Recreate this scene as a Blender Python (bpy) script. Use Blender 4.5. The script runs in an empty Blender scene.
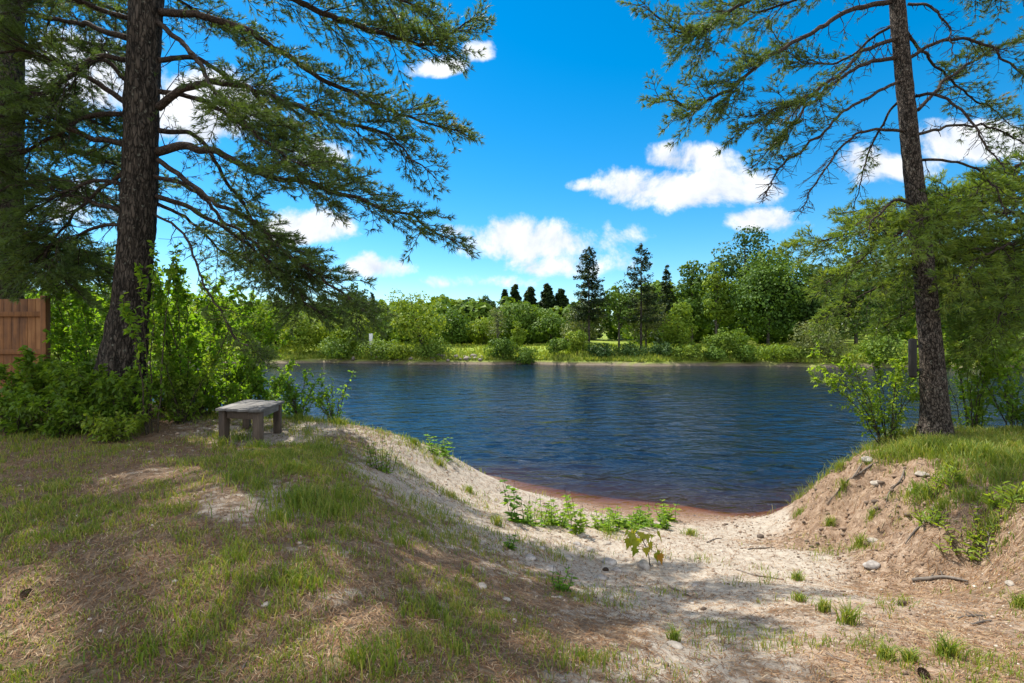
import bpy, bmesh, math, random
import numpy as np

# ------------------------------------------------------------------ camera, world, sun, exposure
SC = bpy.context.scene
COL = SC.collection
rng = np.random.default_rng(11)
random.seed(11)
R = math.radians

F, CX, CY, HC = 500.0, 512.0, 341.5, 3.2         # focal length in px, image centre, eye height above the water

cam_d = bpy.data.cameras.new('camera')
cam = bpy.data.objects.new('camera', cam_d); COL.objects.link(cam)
cam.location = (0, 0, HC); cam.rotation_euler = (R(90), 0, 0)
cam_d.sensor_width = 36.0; cam_d.lens = 36.0 * F / 1024.0
cam_d.clip_start = 0.05; cam_d.clip_end = 5000
SC.camera = cam

SUN_EL, SUN_LEFT = 58.0, 47.0                     # elevation; degrees to the left of the view direction
sdir = np.array([-math.sin(R(SUN_LEFT)) * math.cos(R(SUN_EL)), math.cos(R(SUN_LEFT)) * math.cos(R(SUN_EL)), math.sin(R(SUN_EL))])
sl = bpy.data.lights.new('sun', 'SUN'); sl.energy = 4.9; sl.angle = R(0.55); sl.color = (1.0, 0.94, 0.84)
so = bpy.data.objects.new('sun', sl); COL.objects.link(so)
so.rotation_euler = (R(90 - SUN_EL), 0, R(180 - SUN_LEFT) + math.pi * 0)
from mathutils import Vector
so.rotation_euler = Vector(sdir).to_track_quat('Z', 'Y').to_euler()

SC.view_settings.view_transform = 'Standard'; SC.view_settings.look = 'None'
SC.view_settings.exposure = 0.82; SC.view_settings.gamma = 1.0
SC.view_settings.use_curve_mapping = False
cy = SC.cycles
cy.max_bounces = 6; cy.diffuse_bounces = 3; cy.glossy_bounces = 2; cy.transmission_bounces = 4; cy.transparent_max_bounces = 6
cy.caustics_reflective = False; cy.caustics_refractive = False
cy.use_denoising = True

class NT:
    """tiny node-tree helper"""
    def __init__(s, tree): s.t = tree; s.n = tree.nodes; s.l = tree.links
    def new(s, typ, **kw):
        nd = s.n.new(typ)
        for k, v in kw.items():
            if k.startswith('i_'):
                key = k[2:]; key = int(key) if key.isdigit() else key.replace('_', ' ')
                s.set(nd, key, v)
            else: setattr(nd, k, v)
        return nd
    def set(s, nd, key, v):
        sock = nd.inputs[key]
        if hasattr(v, 'is_linked') or isinstance(v, bpy.types.NodeSocket): s.l.new(v, sock)
        else: sock.default_value = v
    def math(s, op, a, b=None, c=None, clamp=False):
        nd = s.n.new('ShaderNodeMath'); nd.operation = op; nd.use_clamp = clamp
        for i, v in enumerate((a, b, c)):
            if v is not None: s.set(nd, i, v)
        return nd.outputs[0]
    def vmath(s, op, a, b=None):
        nd = s.n.new('ShaderNodeVectorMath'); nd.operation = op
        s.set(nd, 0, a)
        if b is not None: s.set(nd, 1, b)
        return nd.outputs[0]
    def mix(s, fac, a, b, blend='MIX'):
        nd = s.n.new('ShaderNodeMix'); nd.data_type = 'RGBA'; nd.blend_type = blend
        s.set(nd, 0, fac); s.set(nd, 6, a); s.set(nd, 7, b)
        return nd.outputs[2]
    def ramp(s, fac, stops, interp='LINEAR'):
        nd = s.n.new('ShaderNodeValToRGB'); cr = nd.color_ramp; cr.interpolation = interp
        while len(cr.elements) < len(stops): cr.elements.new(0.5)
        for e, (p, c) in zip(cr.elements, stops):
            e.position = p; e.color = (*c, 1) if len(c) == 3 else c
        s.set(nd, 0, fac)
        return nd.outputs[0]
    def maprange(s, v, a, b, c=0.0, d=1.0, smooth=True):
        nd = s.n.new('ShaderNodeMapRange'); nd.interpolation_type = 'SMOOTHSTEP' if smooth else 'LINEAR'
        for i, x in enumerate((v, a, b, c, d)): s.set(nd, i, x)
        return nd.outputs[0]
    def noise(s, vec, scale, detail=4.0, rough=0.55, dist=0.0):
        nd = s.n.new('ShaderNodeTexNoise')
        s.set(nd, 'Vector', vec); s.set(nd, 'Scale', scale); s.set(nd, 'Detail', detail)
        s.set(nd, 'Roughness', rough); s.set(nd, 'Distortion', dist)
        return nd.outputs['Fac']
    def attr(s, name):
        nd = s.n.new('ShaderNodeAttribute'); nd.attribute_name = name
        return nd.outputs['Fac']

world = bpy.data.worlds.new('World'); SC.world = world; world.use_nodes = True
w = NT(world.node_tree); w.n.clear()
sky = w.new('ShaderNodeTexSky', sky_type='NISHITA'); sky.sun_disc = False
sky.sun_elevation = R(SUN_EL); sky.sun_rotation = R(-SUN_LEFT)
sky.altitude = 300; sky.air_density = 1.0; sky.dust_density = 0.15; sky.ozone_density = 2.5
hs = w.new('ShaderNodeHueSaturation', i_Hue=0.491, i_Saturation=1.48, i_Value=0.68); w.l.new(sky.outputs[0], hs.inputs['Color'])
tc = w.new('ShaderNodeTexCoord').outputs['Generated']
sep = w.new('ShaderNodeSeparateXYZ'); w.l.new(tc, sep.inputs[0])
dy = w.math('MAXIMUM', sep.outputs[1], 0.05)
gx = w.math('DIVIDE', sep.outputs[0], dy); gz = w.math('DIVIDE', sep.outputs[2], dy)
comb = w.new('ShaderNodeCombineXYZ'); w.l.new(gx, comb.inputs[0]); w.l.new(gz, comb.inputs[1])
n1 = w.noise(comb.outputs[0], 7.0, 8.0, 0.62, 0.3)
n2 = w.noise(comb.outputs[0], 30.0, 5.0, 0.6)
# cloud bank: bearings of the fair-weather cumulus, (tan azimuth, tan elevation, half sizes, strength)
CLOUDS = [(692, 160, 46, 20, 1.0), (690, 190, 92, 27, 1.0), (757, 222, 44, 15, .9), (545, 243, 90, 28, 1.0), (575, 264, 80, 20, .75),
          (500, 240, 50, 14, .7), (435, 68, 30, 13, .9), (482, 52, 17, 13, .7), (366, 268, 44, 14, .8), (300, 230, 46, 22, .95), (455, 231, 20, 9, .8),
          (590, 186, 27, 8, .6), (884, 168, 44, 24, .9), (975, 143, 80, 24, 1.0), (80, 85, 90, 50, 1.0), (205, 112, 80, 45, 1.0),
          (320, 155, 36, 18, .8), (60, 200, 90, 30, .6), (500, 282, 60, 9, .45), (1100, 120, 80, 40, 1.0), (-150, 120, 120, 50, 1.0), (740, 190, 36, 22, .8)]
dens = None; topl = None
for (cu, cv, a, b, k) in CLOUDS:
    ex = w.math('DIVIDE', w.math('SUBTRACT', gx, (cu - CX) / F), a * 1.2 / F)
    ez = w.math('DIVIDE', w.math('SUBTRACT', gz, (CY - cv) / F), b * 1.3 / F)
    ez = w.math('MULTIPLY', ez, w.math('ADD', 1.15, w.math('MULTIPLY', w.math('LESS_THAN', ez, 0.0), 0.35)))   # flatter bases
    r2 = w.math('ADD', w.math('MULTIPLY', ex, ex), w.math('MULTIPLY', ez, ez))
    m = w.math('MULTIPLY', w.math('SUBTRACT', 1.0, r2), k)
    m = w.math('MAXIMUM', m, -1.0)
    dens = m if dens is None else w.math('MAXIMUM', dens, m)
dd = w.math('ADD', dens, w.math('MULTIPLY', w.math('SUBTRACT', n1, 0.52), 3.4))
dd = w.math('ADD', dd, w.math('MULTIPLY', w.math('SUBTRACT', n2, 0.5), 0.9))
cm = w.maprange(dd, 0.02, 0.80)
cm = w.math('MULTIPLY', cm, w.math('GREATER_THAN', sep.outputs[1], 0.06))
up_ = w.noise(w.vmath('ADD', comb.outputs[0], (-0.02, 0.035, 0)), 7.0, 8.0, 0.62, 0.3)       # thinner towards the sun: lit; thicker: shaded base
inner = w.math('ADD', w.math('MULTIPLY', w.math('SUBTRACT', n1, up_), 3.2), 0.62, None, True)
ccol = w.mix(inner, (2.6, 2.85, 3.3, 1), (4.15, 4.2, 4.25, 1))
# unseen broken cloud overhead and behind the camera, added as neutral fill light
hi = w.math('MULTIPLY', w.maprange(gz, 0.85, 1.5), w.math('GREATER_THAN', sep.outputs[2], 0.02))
fill_cloud = w.math('MULTIPLY', w.maprange(w.noise(tc, 2.6, 6.0, 0.6, 0.4), 0.40, 0.56), hi)
ccol = w.mix(hi, ccol, (7.0, 7.0, 7.1, 1)); cm = w.math('MAXIMUM', cm, fill_cloud)
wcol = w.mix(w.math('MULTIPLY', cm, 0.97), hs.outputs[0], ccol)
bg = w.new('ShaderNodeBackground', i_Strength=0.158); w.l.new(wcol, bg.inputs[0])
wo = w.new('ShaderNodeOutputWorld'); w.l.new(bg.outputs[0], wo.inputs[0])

# ------------------------------------------------------------------ numpy helpers
def _hash(ix, iy, iz, seed):
    h = (ix.astype(np.int64) * 374761393 + iy.astype(np.int64) * 668265263 + iz.astype(np.int64) * 2147483647 + seed * 974634777) & 0xFFFFFFFF
    h = ((h ^ (h >> 13)) * 1274126177) & 0xFFFFFFFF
    h = h ^ (h >> 16)
    return (h & 0xFFFFFF) / float(0xFFFFFF)

def noise3(P, scale=1.0, seed=0):
    P = np.asarray(P, float) * scale
    i = np.floor(P); f = P - i; i = i.astype(np.int64)
    f = f * f * (3 - 2 * f)
    out = 0
    for dx in (0, 1):
        for dy_ in (0, 1):
            for dz in (0, 1):
                wgt = (f[..., 0] if dx else 1 - f[..., 0]) * (f[..., 1] if dy_ else 1 - f[..., 1]) * (f[..., 2] if dz else 1 - f[..., 2])
                out = out + wgt * _hash(i[..., 0] + dx, i[..., 1] + dy_, i[..., 2] + dz, seed)
    return out                                                       # 0..1

def fbm(P, scale=1.0, octv=4, seed=0, gain=0.5):
    P = np.asarray(P, float); a, s, t, n = 1.0, scale, 0.0, 0.0
    for o in range(octv):
        t = t + a * noise3(P, s, seed + o * 17); n += a; a *= gain; s *= 2.03
    return t / n

def fbm2(x, y, scale=1.0, octv=4, seed=0, gain=0.5):
    return fbm(np.stack([x, y, np.zeros_like(x) + 0.37], -1), scale, octv, seed, gain)

def sstep(a, b, x):
    t = np.clip((x - a) / (b - a), 0, 1); return t * t * (3 - 2 * t)

def unit(v):
    return v / np.maximum(np.linalg.norm(v, axis=-1, keepdims=True), 1e-9)

def rand_unit(n):
    return unit(rng.normal(size=(n, 3)))

def px(u, v, d):
    """the world point seen at pixel (u, v) at distance d along the view axis"""
    return np.array([(u - CX) / F * d, d, HC - (v - CY) / F * d])

def make_mesh(name, V, faces, mat, parent=None, tint=None, smooth=False, attrs=None, loc=None):
    """faces: list of (n,k) int arrays. Links ONE mesh object; V is given in the parent's space."""
    V = np.asarray(V, np.float32)
    me = bpy.data.meshes.new(name)
    faces = [np.asarray(f, np.int32) for f in faces if len(f)]
    cnt = np.concatenate([np.full(len(f), f.shape[1], np.int32) for f in faces])
    idx = np.concatenate([f.ravel() for f in faces])
    me.vertices.add(len(V)); me.vertices.foreach_set('co', V.ravel())
    me.loops.add(len(idx)); me.loops.foreach_set('vertex_index', idx)
    st = np.zeros(len(cnt), np.int32); st[1:] = np.cumsum(cnt)[:-1]
    me.polygons.add(len(cnt)); me.polygons.foreach_set('loop_start', st)
    me.update(calc_edges=True)
    if smooth: me.polygons.foreach_set('use_smooth', np.ones(len(cnt), bool))
    at = dict(attrs or {})
    if tint is not None: at['tint'] = tint
    for k, v in at.items():
        a = me.attributes.new(k, 'FLOAT', 'POINT'); a.data.foreach_set('value', np.asarray(v, np.float32))
    if mat is not None: me.materials.append(mat)
    o = bpy.data.objects.new(name, me); COL.objects.link(o)
    if parent is not None: o.parent = parent
    if loc is not None: o.location = loc
    return o

def tag(o, label=None, cat=None, group=None, kind=None):
    if label: o['label'] = label
    if cat: o['category'] = cat
    if group: o['group'] = group
    if kind: o['kind'] = kind
    return o

def thing(name, label, cat, loc, group=None, rotz=0.0):
    o = bpy.data.objects.new(name, None); COL.objects.link(o)
    o.location = tuple(float(c) for c in loc); o.rotation_euler = (0, 0, rotz)
    o.empty_display_size = 0.1
    return tag(o, label, cat, group)

class Geo:
    """collects vertices and faces of one mesh"""
    def __init__(s): s.V = []; s.F = {}; s.T = []; s.n = 0
    def add(s, V, faces, tint=None):
        V = np.asarray(V, float)
        for f in faces:
            f = np.asarray(f)
            if len(f): s.F.setdefault(f.shape[1], []).append(f + s.n)
        s.V.append(V); s.n += len(V)
        s.T.append(np.full(len(V), 0.5) if tint is None else np.broadcast_to(np.asarray(tint, float), (len(V),)))
    def build(s, name, mat, parent=None, origin=None, smooth=False, attrs=None):
        V = np.concatenate(s.V)
        if origin is not None: V = V - np.asarray(origin, float)
        return make_mesh(name, V, [np.concatenate(f) for f in s.F.values()], mat, parent, tint=np.concatenate(s.T), smooth=smooth, attrs=attrs)

def smooth_path(pts, n):
    """Catmull-Rom resampling of a list of 3-D points"""
    P = np.asarray(pts, float)
    P = np.vstack([2 * P[0] - P[1], P, 2 * P[-1] - P[-2]])
    k = len(P) - 3
    t = np.linspace(0, k - 1e-6, n); i = t.astype(int); f = (t - i)[:, None]
    a, b, c, d = P[i], P[i + 1], P[i + 2], P[i + 3]
    return 0.5 * ((2 * b) + (c - a) * f + (2 * a - 5 * b + 4 * c - d) * f ** 2 + (3 * b - a - 3 * c + d) * f ** 3)

def tube(g, path, radii, sides=8, cap=True, bump=None, tint=None):
    path = np.asarray(path, float); n = len(path)
    radii = np.broadcast_to(np.asarray(radii, float), (n,))
    T = unit(np.gradient(path, axis=0))
    ref = np.array([0.0, 0.0, 1.0]) if abs(T[0][2]) < 0.9 else np.array([1.0, 0, 0])
    U = np.zeros_like(T); u = unit(np.cross(T[0], ref))
    for i in range(n):
        u = unit(u - T[i] * np.dot(u, T[i])); U[i] = u
    W = np.cross(T, U)
    a = np.linspace(0, 2 * np.pi, sides, endpoint=False)
    ring = np.cos(a)[None, :, None] * U[:, None] + np.sin(a)[None, :, None] * W[:, None]
    rr = radii[:, None, None]
    V = path[:, None] + ring * rr
    if bump is not None: V = V + ring * bump(V)[..., None] * rr
    i = np.arange(n - 1)[:, None]; j = np.arange(sides)[None]
    q = np.stack([i * sides + j, i * sides + (j + 1) % sides, (i + 1) * sides + (j + 1) % sides, (i + 1) * sides + j], -1).reshape(-1, 4)
    V = V.reshape(-1, 3); fs = [q]
    if cap:
        V = np.vstack([V, path[-1] + T[-1] * radii[-1] * 0.5, path[0]])
        tp = len(V) - 2; bt = len(V) - 1; j = np.arange(sides); b0 = (n - 1) * sides
        fs.append(np.stack([b0 + j, b0 + (j + 1) % sides, np.full(sides, tp)], -1))
        fs.append(np.stack([(j + 1) % sides, j, np.full(sides, bt)], -1))
    g.add(V, fs, tint)

def twigs(g, A, B, r0, r1, sag=0.0, tint=None):
    """many thin 3-sided twigs at once, from A to B, drooping by sag in the middle"""
    A = np.asarray(A, float).reshape(-1, 3); B = np.asarray(B, float).reshape(-1, 3); n = len(A)
    if not n: return
    r0 = np.broadcast_to(np.asarray(r0, float), (n,)); r1 = np.broadcast_to(np.asarray(r1, float), (n,))
    M = (A + B) / 2; M[:, 2] += sag * np.linalg.norm(B - A, axis=1)
    T = unit(B - A); ref = np.where(np.abs(T[:, 2:3]) < 0.9, [[0, 0, 1.0]], [[1.0, 0, 0]])
    U = unit(np.cross(T, ref)); W = np.cross(T, U)
    ang = np.array([0, 2.094, 4.189])
    ring = np.cos(ang)[None, :, None] * U[:, None] + np.sin(ang)[None, :, None] * W[:, None]
    V = np.stack([A[:, None] + ring * r0[:, None, None], M[:, None] + ring * ((r0 + r1) / 2)[:, None, None], B[:, None] + ring * r1[:, None, None]], 1)
    base = (np.arange(n) * 9)[:, None]
    fs = []
    for k in (0, 3):
        for j in range(3):
            fs.append(base + np.array([[k + j, k + (j + 1) % 3, k + 3 + (j + 1) % 3, k + 3 + j]]))
    g.add(V.reshape(-1, 3), [np.concatenate(fs)], tint)

def leaves(g, P, D, N, L, W, fold=0.18, tint=None, droop=0.0):
    """folded leaf blades: base at P, growing along D, facing N"""
    n = len(P)
    if not n: return
    D = unit(D); S = unit(np.cross(D, N)); N = np.cross(S, D)
    L = np.broadcast_to(np.asarray(L, float), (n,))[:, None]; W = np.broadcast_to(np.asarray(W, float), (n,))[:, None]
    up = N * W * fold; dn = np.array([0, 0, -1.0]) * L * droop
    V = np.stack([P, P + D * L * .28 - S * W * .46 + up, P + D * L * .66 - S * W * .36 + up + dn * .5, P + D * L + dn,
                  P + D * L * .66 + S * W * .36 + up + dn * .5, P + D * L * .28 + S * W * .46 + up], 1).reshape(-1, 3)
    b = (np.arange(n) * 6)[:, None]
    q = np.concatenate([b + np.array([[0, 3, 2, 1]]), b + np.array([[0, 5, 4, 3]])])
    g.add(V, [q], None if tint is None else np.repeat(np.broadcast_to(tint, (n,)), 6))

def diamonds(g, P, N, size, asp=0.7, tint=None):
    """far leaf clumps: one bent diamond each"""
    n = len(P)
    a = rand_unit(n); N = unit(N); A = unit(np.cross(N, a)); B = np.cross(N, A)
    s = np.broadcast_to(np.asarray(size, float), (n,))[:, None]
    V = np.stack([P - A * s * .5, P - B * s * asp * .5 + N * s * .1, P + A * s * .5, P + B * s * asp * .5 + N * s * .1], 1).reshape(-1, 3)
    g.add(V, [np.arange(n * 4).reshape(-1, 4)], None if tint is None else np.repeat(tint, 4))

def tufts(g, P, D, n_need, length, width, spread=0.75, tint=None):
    """bundles of pine needles at P pointing along D"""
    m = len(P)
    if not m: return
    PP = np.repeat(P, n_need, 0); DD = np.repeat(unit(D), n_need, 0)
    d = unit(DD + rand_unit(len(PP)) * spread)
    L = length * rng.uniform(.7, 1.15, len(PP))[:, None]
    s = unit(np.cross(d, rand_unit(len(PP)))) * width * .5
    mid = PP + d * L * .5; 
    V = np.stack([PP - s * .6, PP + s * .6, mid + s, PP + d * L, mid - s], 1)
    V[:, 3, 2] -= 0.10 * L[:, 0]
    t = None if tint is None else np.repeat(np.repeat(tint, n_need) + rng.normal(0, .06, len(PP)), 5)
    b = (np.arange(len(PP)) * 5)[:, None]
    g.add(V.reshape(-1, 3), [b + np.array([[0, 1, 2, 4]]), b + np.array([[4, 2, 3]])], t)

def box(g, c, s, rot=None, tint=None, bevel=0.0):
    """bevelled box (chamfered edges), centre c, full size s"""
    bm = bmesh.new(); bmesh.ops.create_cube(bm, size=1.0)
    for v in bm.verts: v.co = Vector((v.co.x * s[0], v.co.y * s[1], v.co.z * s[2]))
    if bevel: bmesh.ops.bevel(bm, geom=list(bm.edges), offset=bevel, segments=2, affect='EDGES', profile=0.6)
    V = np.array([v.co[:] for v in bm.verts])
    by = {}
    for f in bm.faces: by.setdefault(len(f.verts), []).append([v.index for v in f.verts])
    bm.free()
    if rot is not None: V = V @ np.asarray(rot).T
    g.add(V + np.asarray(c, float), [np.array(f) for f in by.values()], tint)

def rotz(a):
    c, s_ = math.cos(a), math.sin(a); return np.array([[c, -s_, 0], [s_, c, 0], [0, 0, 1]])

# ------------------------------------------------------------------ materials
def new_mat(name):
    m = bpy.data.materials.new(name); m.use_nodes = True
    t = NT(m.node_tree); t.n.clear()
    return m, t, t.new('ShaderNodeOutputMaterial')

def leaf_mat(name, stops, transl=0.45, tcol=(1.25, 1.15, 0.5), rough=0.5, spec=0.3):
    m, t, out = new_mat(name)
    col = t.ramp(t.attr('tint'), stops)
    p = t.new('ShaderNodeBsdfPrincipled', i_Roughness=rough); t.l.new(col, p.inputs['Base Color'])
    p.inputs['Specular IOR Level'].default_value = spec
    tr = t.new('ShaderNodeBsdfTranslucent'); t.l.new(t.mix(1.0, col, (*tcol, 1), 'MULTIPLY'), tr.inputs[0])
    mx = t.new('ShaderNodeMixShader', i_0=transl); t.l.new(p.outputs[0], mx.inputs[1]); t.l.new(tr.outputs[0], mx.inputs[2])
    t.l.new(mx.outputs[0], out.inputs[0])
    return m

def bark_mat(name, dark, light, sc=(9, 9, 2.2), bump=0.5, lichen=0.0):
    m, t, out = new_mat(name)
    co = t.new('ShaderNodeTexCoord').outputs['Object']
    mp = t.new('ShaderNodeMapping'); t.l.new(co, mp.inputs[0]); mp.inputs['Scale'].default_value = sc
    wv = t.noise(mp.outputs[0], 1.6, 6, .65, .4)
    vo = t.new('ShaderNodeTexVoronoi', feature='F1', i_Scale=1.9); t.l.new(mp.outputs[0], vo.inputs['Vector'])
    f = t.math('ADD', t.math('MULTIPLY', wv, .7), t.math('MULTIPLY', vo.outputs['Distance'], .30))
    wob = t.new('ShaderNodeTexNoise', i_Scale=2.2, i_Detail=3.0); t.l.new(mp.outputs[0], wob.inputs['Vector'])
    ve = t.new('ShaderNodeTexVoronoi', feature='DISTANCE_TO_EDGE', i_Scale=2.6); t.l.new(t.vmath('ADD', mp.outputs[0], t.vmath('MULTIPLY', wob.outputs['Color'], (.8, .8, .8))), ve.inputs['Vector'])
    crack = t.maprange(ve.outputs['Distance'], .0, .22)
    f = t.math('MULTIPLY', f, t.math('ADD', .56, t.math('MULTIPLY', crack, .50)))
    col = t.ramp(f, [(.28, dark), (.55, tuple((a + b) / 2 for a, b in zip(dark, light))), (.8, light)])
    if lichen:
        lm = t.maprange(t.noise(co, 14, 5, .7), .58, .7)
        col = t.mix(t.math('MULTIPLY', lm, lichen), col, (.26, .27, .22, 1))
    p = t.new('ShaderNodeBsdfPrincipled', i_Roughness=.9); t.l.new(col, p.inputs['Base Color'])
    p.inputs['Specular IOR Level'].default_value = .15
    b = t.new('ShaderNodeBump', i_Strength=bump, i_Distance=.05); t.l.new(f, b.inputs['Height']); t.l.new(b.outputs[0], p.inputs['Normal'])
    t.l.new(p.outputs[0], out.inputs[0])
    return m

def wood_mat(name, cols, grain=(2, 30, 30), rough=.75, bump=.25):
    m, t, out = new_mat(name)
    co = t.new('ShaderNodeTexCoord').outputs['Object']
    mp = t.new('ShaderNodeMapping'); t.l.new(co, mp.inputs[0]); mp.inputs['Scale'].default_value = grain
    n = t.noise(mp.outputs[0], 1.0, 6, .65, .6)
    bl = t.noise(co, 3.0, 3, .6)
    f = t.math('ADD', t.math('MULTIPLY', n, .7), t.math('MULTIPLY', t.attr('tint'), .3))
    f = t.math('ADD', f, t.math('MULTIPLY', t.math('SUBTRACT', bl, .5), .4))
    col = t.ramp(f, [(.3, cols[0]), (.52, cols[1]), (.75, cols[2])])
    p = t.new('ShaderNodeBsdfPrincipled', i_Roughness=rough); t.l.new(col, p.inputs['Base Color'])
    b = t.new('ShaderNodeBump', i_Strength=bump, i_Distance=.01); t.l.new(n, b.inputs['Height']); t.l.new(b.outputs[0], p.inputs['Normal'])
    t.l.new(p.outputs[0], out.inputs[0])
    return m

def stone_mat(name, a, b):
    m, t, out = new_mat(name)
    co = t.new('ShaderNodeTexCoord').outputs['Object']
    f = t.noise(co, 9, 7, .65)
    col = t.mix(t.maprange(f, .35, .68), (*a, 1), (*b, 1))
    p = t.new('ShaderNodeBsdfPrincipled', i_Roughness=.85); t.l.new(col, p.inputs['Base Color'])
    bb = t.new('ShaderNodeBump', i_Strength=.4, i_Distance=.02); t.l.new(f, bb.inputs['Height']); t.l.new(bb.outputs[0], p.inputs['Normal'])
    t.l.new(p.outputs[0], out.inputs[0])
    return m

M = {}
M['needle'] = leaf_mat('pine_needles', [(0, (.048, .086, .026)), (.5, (.095, .152, .040)), (.85, (.145, .198, .048)), (1, (.25, .18, .055))], .5, (1.2, 1.15, .5))
M['needle_light'] = leaf_mat('young_pine_needles', [(0, (.065, .13, .026)), (.5, (.13, .21, .040)), (1, (.215, .275, .06))], .5, (1.4, 1.25, .45))
M['leaf_bright'] = leaf_mat('shrub_leaves', [(0, (.052, .135, .018)), (.5, (.122, .24, .026)), (1, (.235, .325, .04))], .6, (1.45, 1.45, .4))
M['leaf_weed'] = leaf_mat('weed_leaves', [(0, (.065, .145, .018)), (.5, (.145, .25, .03)), (1, (.25, .33, .042))], .55, (1.25, 1.15, .4))
M['leaf_far'] = leaf_mat('broadleaf_crown', [(0, (.038, .09, .014)), (.5, (.10, .185, .022)), (1, (.185, .265, .034))], .33, (1.3, 1.15, .4), .6, .2)
M['leaf_yellow'] = leaf_mat('light_broadleaf_crown', [(0, (.075, .15, .015)), (.5, (.165, .255, .024)), (1, (.27, .33, .038))], .38, (1.3, 1.15, .4), .6, .2)
M['leaf_dark'] = leaf_mat('dark_broadleaf_crown', [(0, (.018, .05, .012)), (.5, (.042, .095, .02)), (1, (.08, .14, .028))], .22, (1.25, 1.15, .4), .6, .2)
M['leaf_olive'] = leaf_mat('olive_crown', [(0, (.07, .095, .035)), (.5, (.125, .16, .055)), (1, (.18, .21, .07))], .3, (1.2, 1.1, .5), .6, .2)
M['conifer_dark'] = leaf_mat('dark_conifer_needles', [(0, (.020, .042, .018)), (.5, (.038, .068, .025)), (1, (.072, .105, .036))], .2, (1.2, 1.1, .5), .6, .2)
M['conifer_grey'] = leaf_mat('thin_spruce_needles', [(0, (.018, .030, .018)), (.5, (.036, .052, .026)), (1, (.07, .08, .045))], .15, (1.2, 1.1, .5), .6, .2)
M['maple'] = leaf_mat('maple_leaves', [(0, (.14, .22, .022)), (.6, (.30, .30, .035)), (1, (.38, .20, .04))], .65, (1.7, 1.45, .4))
M['grass'] = leaf_mat('grass_blades', [(0, (.088, .165, .023)), (.45, (.185, .25, .032)), (.75, (.31, .31, .06)), (1, (.42, .34, .16))], .45, (1.25, 1.15, .5))
M['grass_far'] = leaf_mat('far_grass', [(0, (.12, .19, .022)), (.5, (.24, .31, .034)), (1, (.36, .38, .07))], .3, (1.2, 1.15, .5))
M['litter'] = leaf_mat('dead_pine_needles', [(0, (.07, .035, .018)), (.35, (.17, .085, .040)), (.7, (.30, .19, .10)), (1, (.45, .36, .24))], .1, (1, 1, 1), .8, .15)
M['bark'] = bark_mat('pine_bark', (.012, .010, .008), (.12, .098, .08), bump=1.0, lichen=.5)
M['bark_r'] = bark_mat('scaly_pine_bark', (.013, .010, .008), (.19, .155, .128), sc=(12, 12, 5), bump=1.0, lichen=.6)
M['limb'] = bark_mat('pine_limb_bark', (.02, .015, .012), (.13, .10, .082), sc=(14, 14, 14), bump=.5)
M['twig'] = bark_mat('shrub_stem_bark', (.03, .024, .016), (.13, .11, .075), sc=(20, 20, 20), bump=.3)
M['far_bark'] = bark_mat('far_trunk_bark', (.035, .03, .025), (.16, .14, .12), sc=(3, 3, 1), bump=.4)
M['grey_wood'] = wood_mat('weathered_bench_wood', [(.028, .025, .023), (.105, .098, .092), (.235, .225, .215)], (18, 2.0, 18))
M['leg_wood'] = wood_mat('bench_leg_wood', [(.022, .014, .009), (.062, .042, .028), (.125, .092, .066)], (22, 22, 2.5))
M['fence_wood'] = wood_mat('cedar_fence_wood', [(.085, .032, .009), (.215, .088, .024), (.34, .165, .058)], (14, 14, 1.2))
M['dark_wood'] = wood_mat('dark_board_wood', [(.004, .003, .003), (.010, .008, .007), (.022, .017, .014)], (20, 20, 3))
M['stick'] = wood_mat('dead_stick_wood', [(.035, .026, .02), (.10, .08, .062), (.24, .20, .165)], (14, 14, 14))
M['stone'] = stone_mat('beach_stone', (.16, .14, .125), (.40, .365, .33))
M['stone_pale'] = stone_mat('pale_stone', (.22, .19, .155), (.40, .35, .29))
M['stone_far'] = stone_mat('bank_rubble', (.11, .09, .075), (.32, .27, .23))
M['white'] = stone_mat('white_paint', (.72, .72, .72), (.82, .82, .82))
M['cone'] = stone_mat('pine_cone', (.05, .03, .02), (.14, .085, .05))

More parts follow.
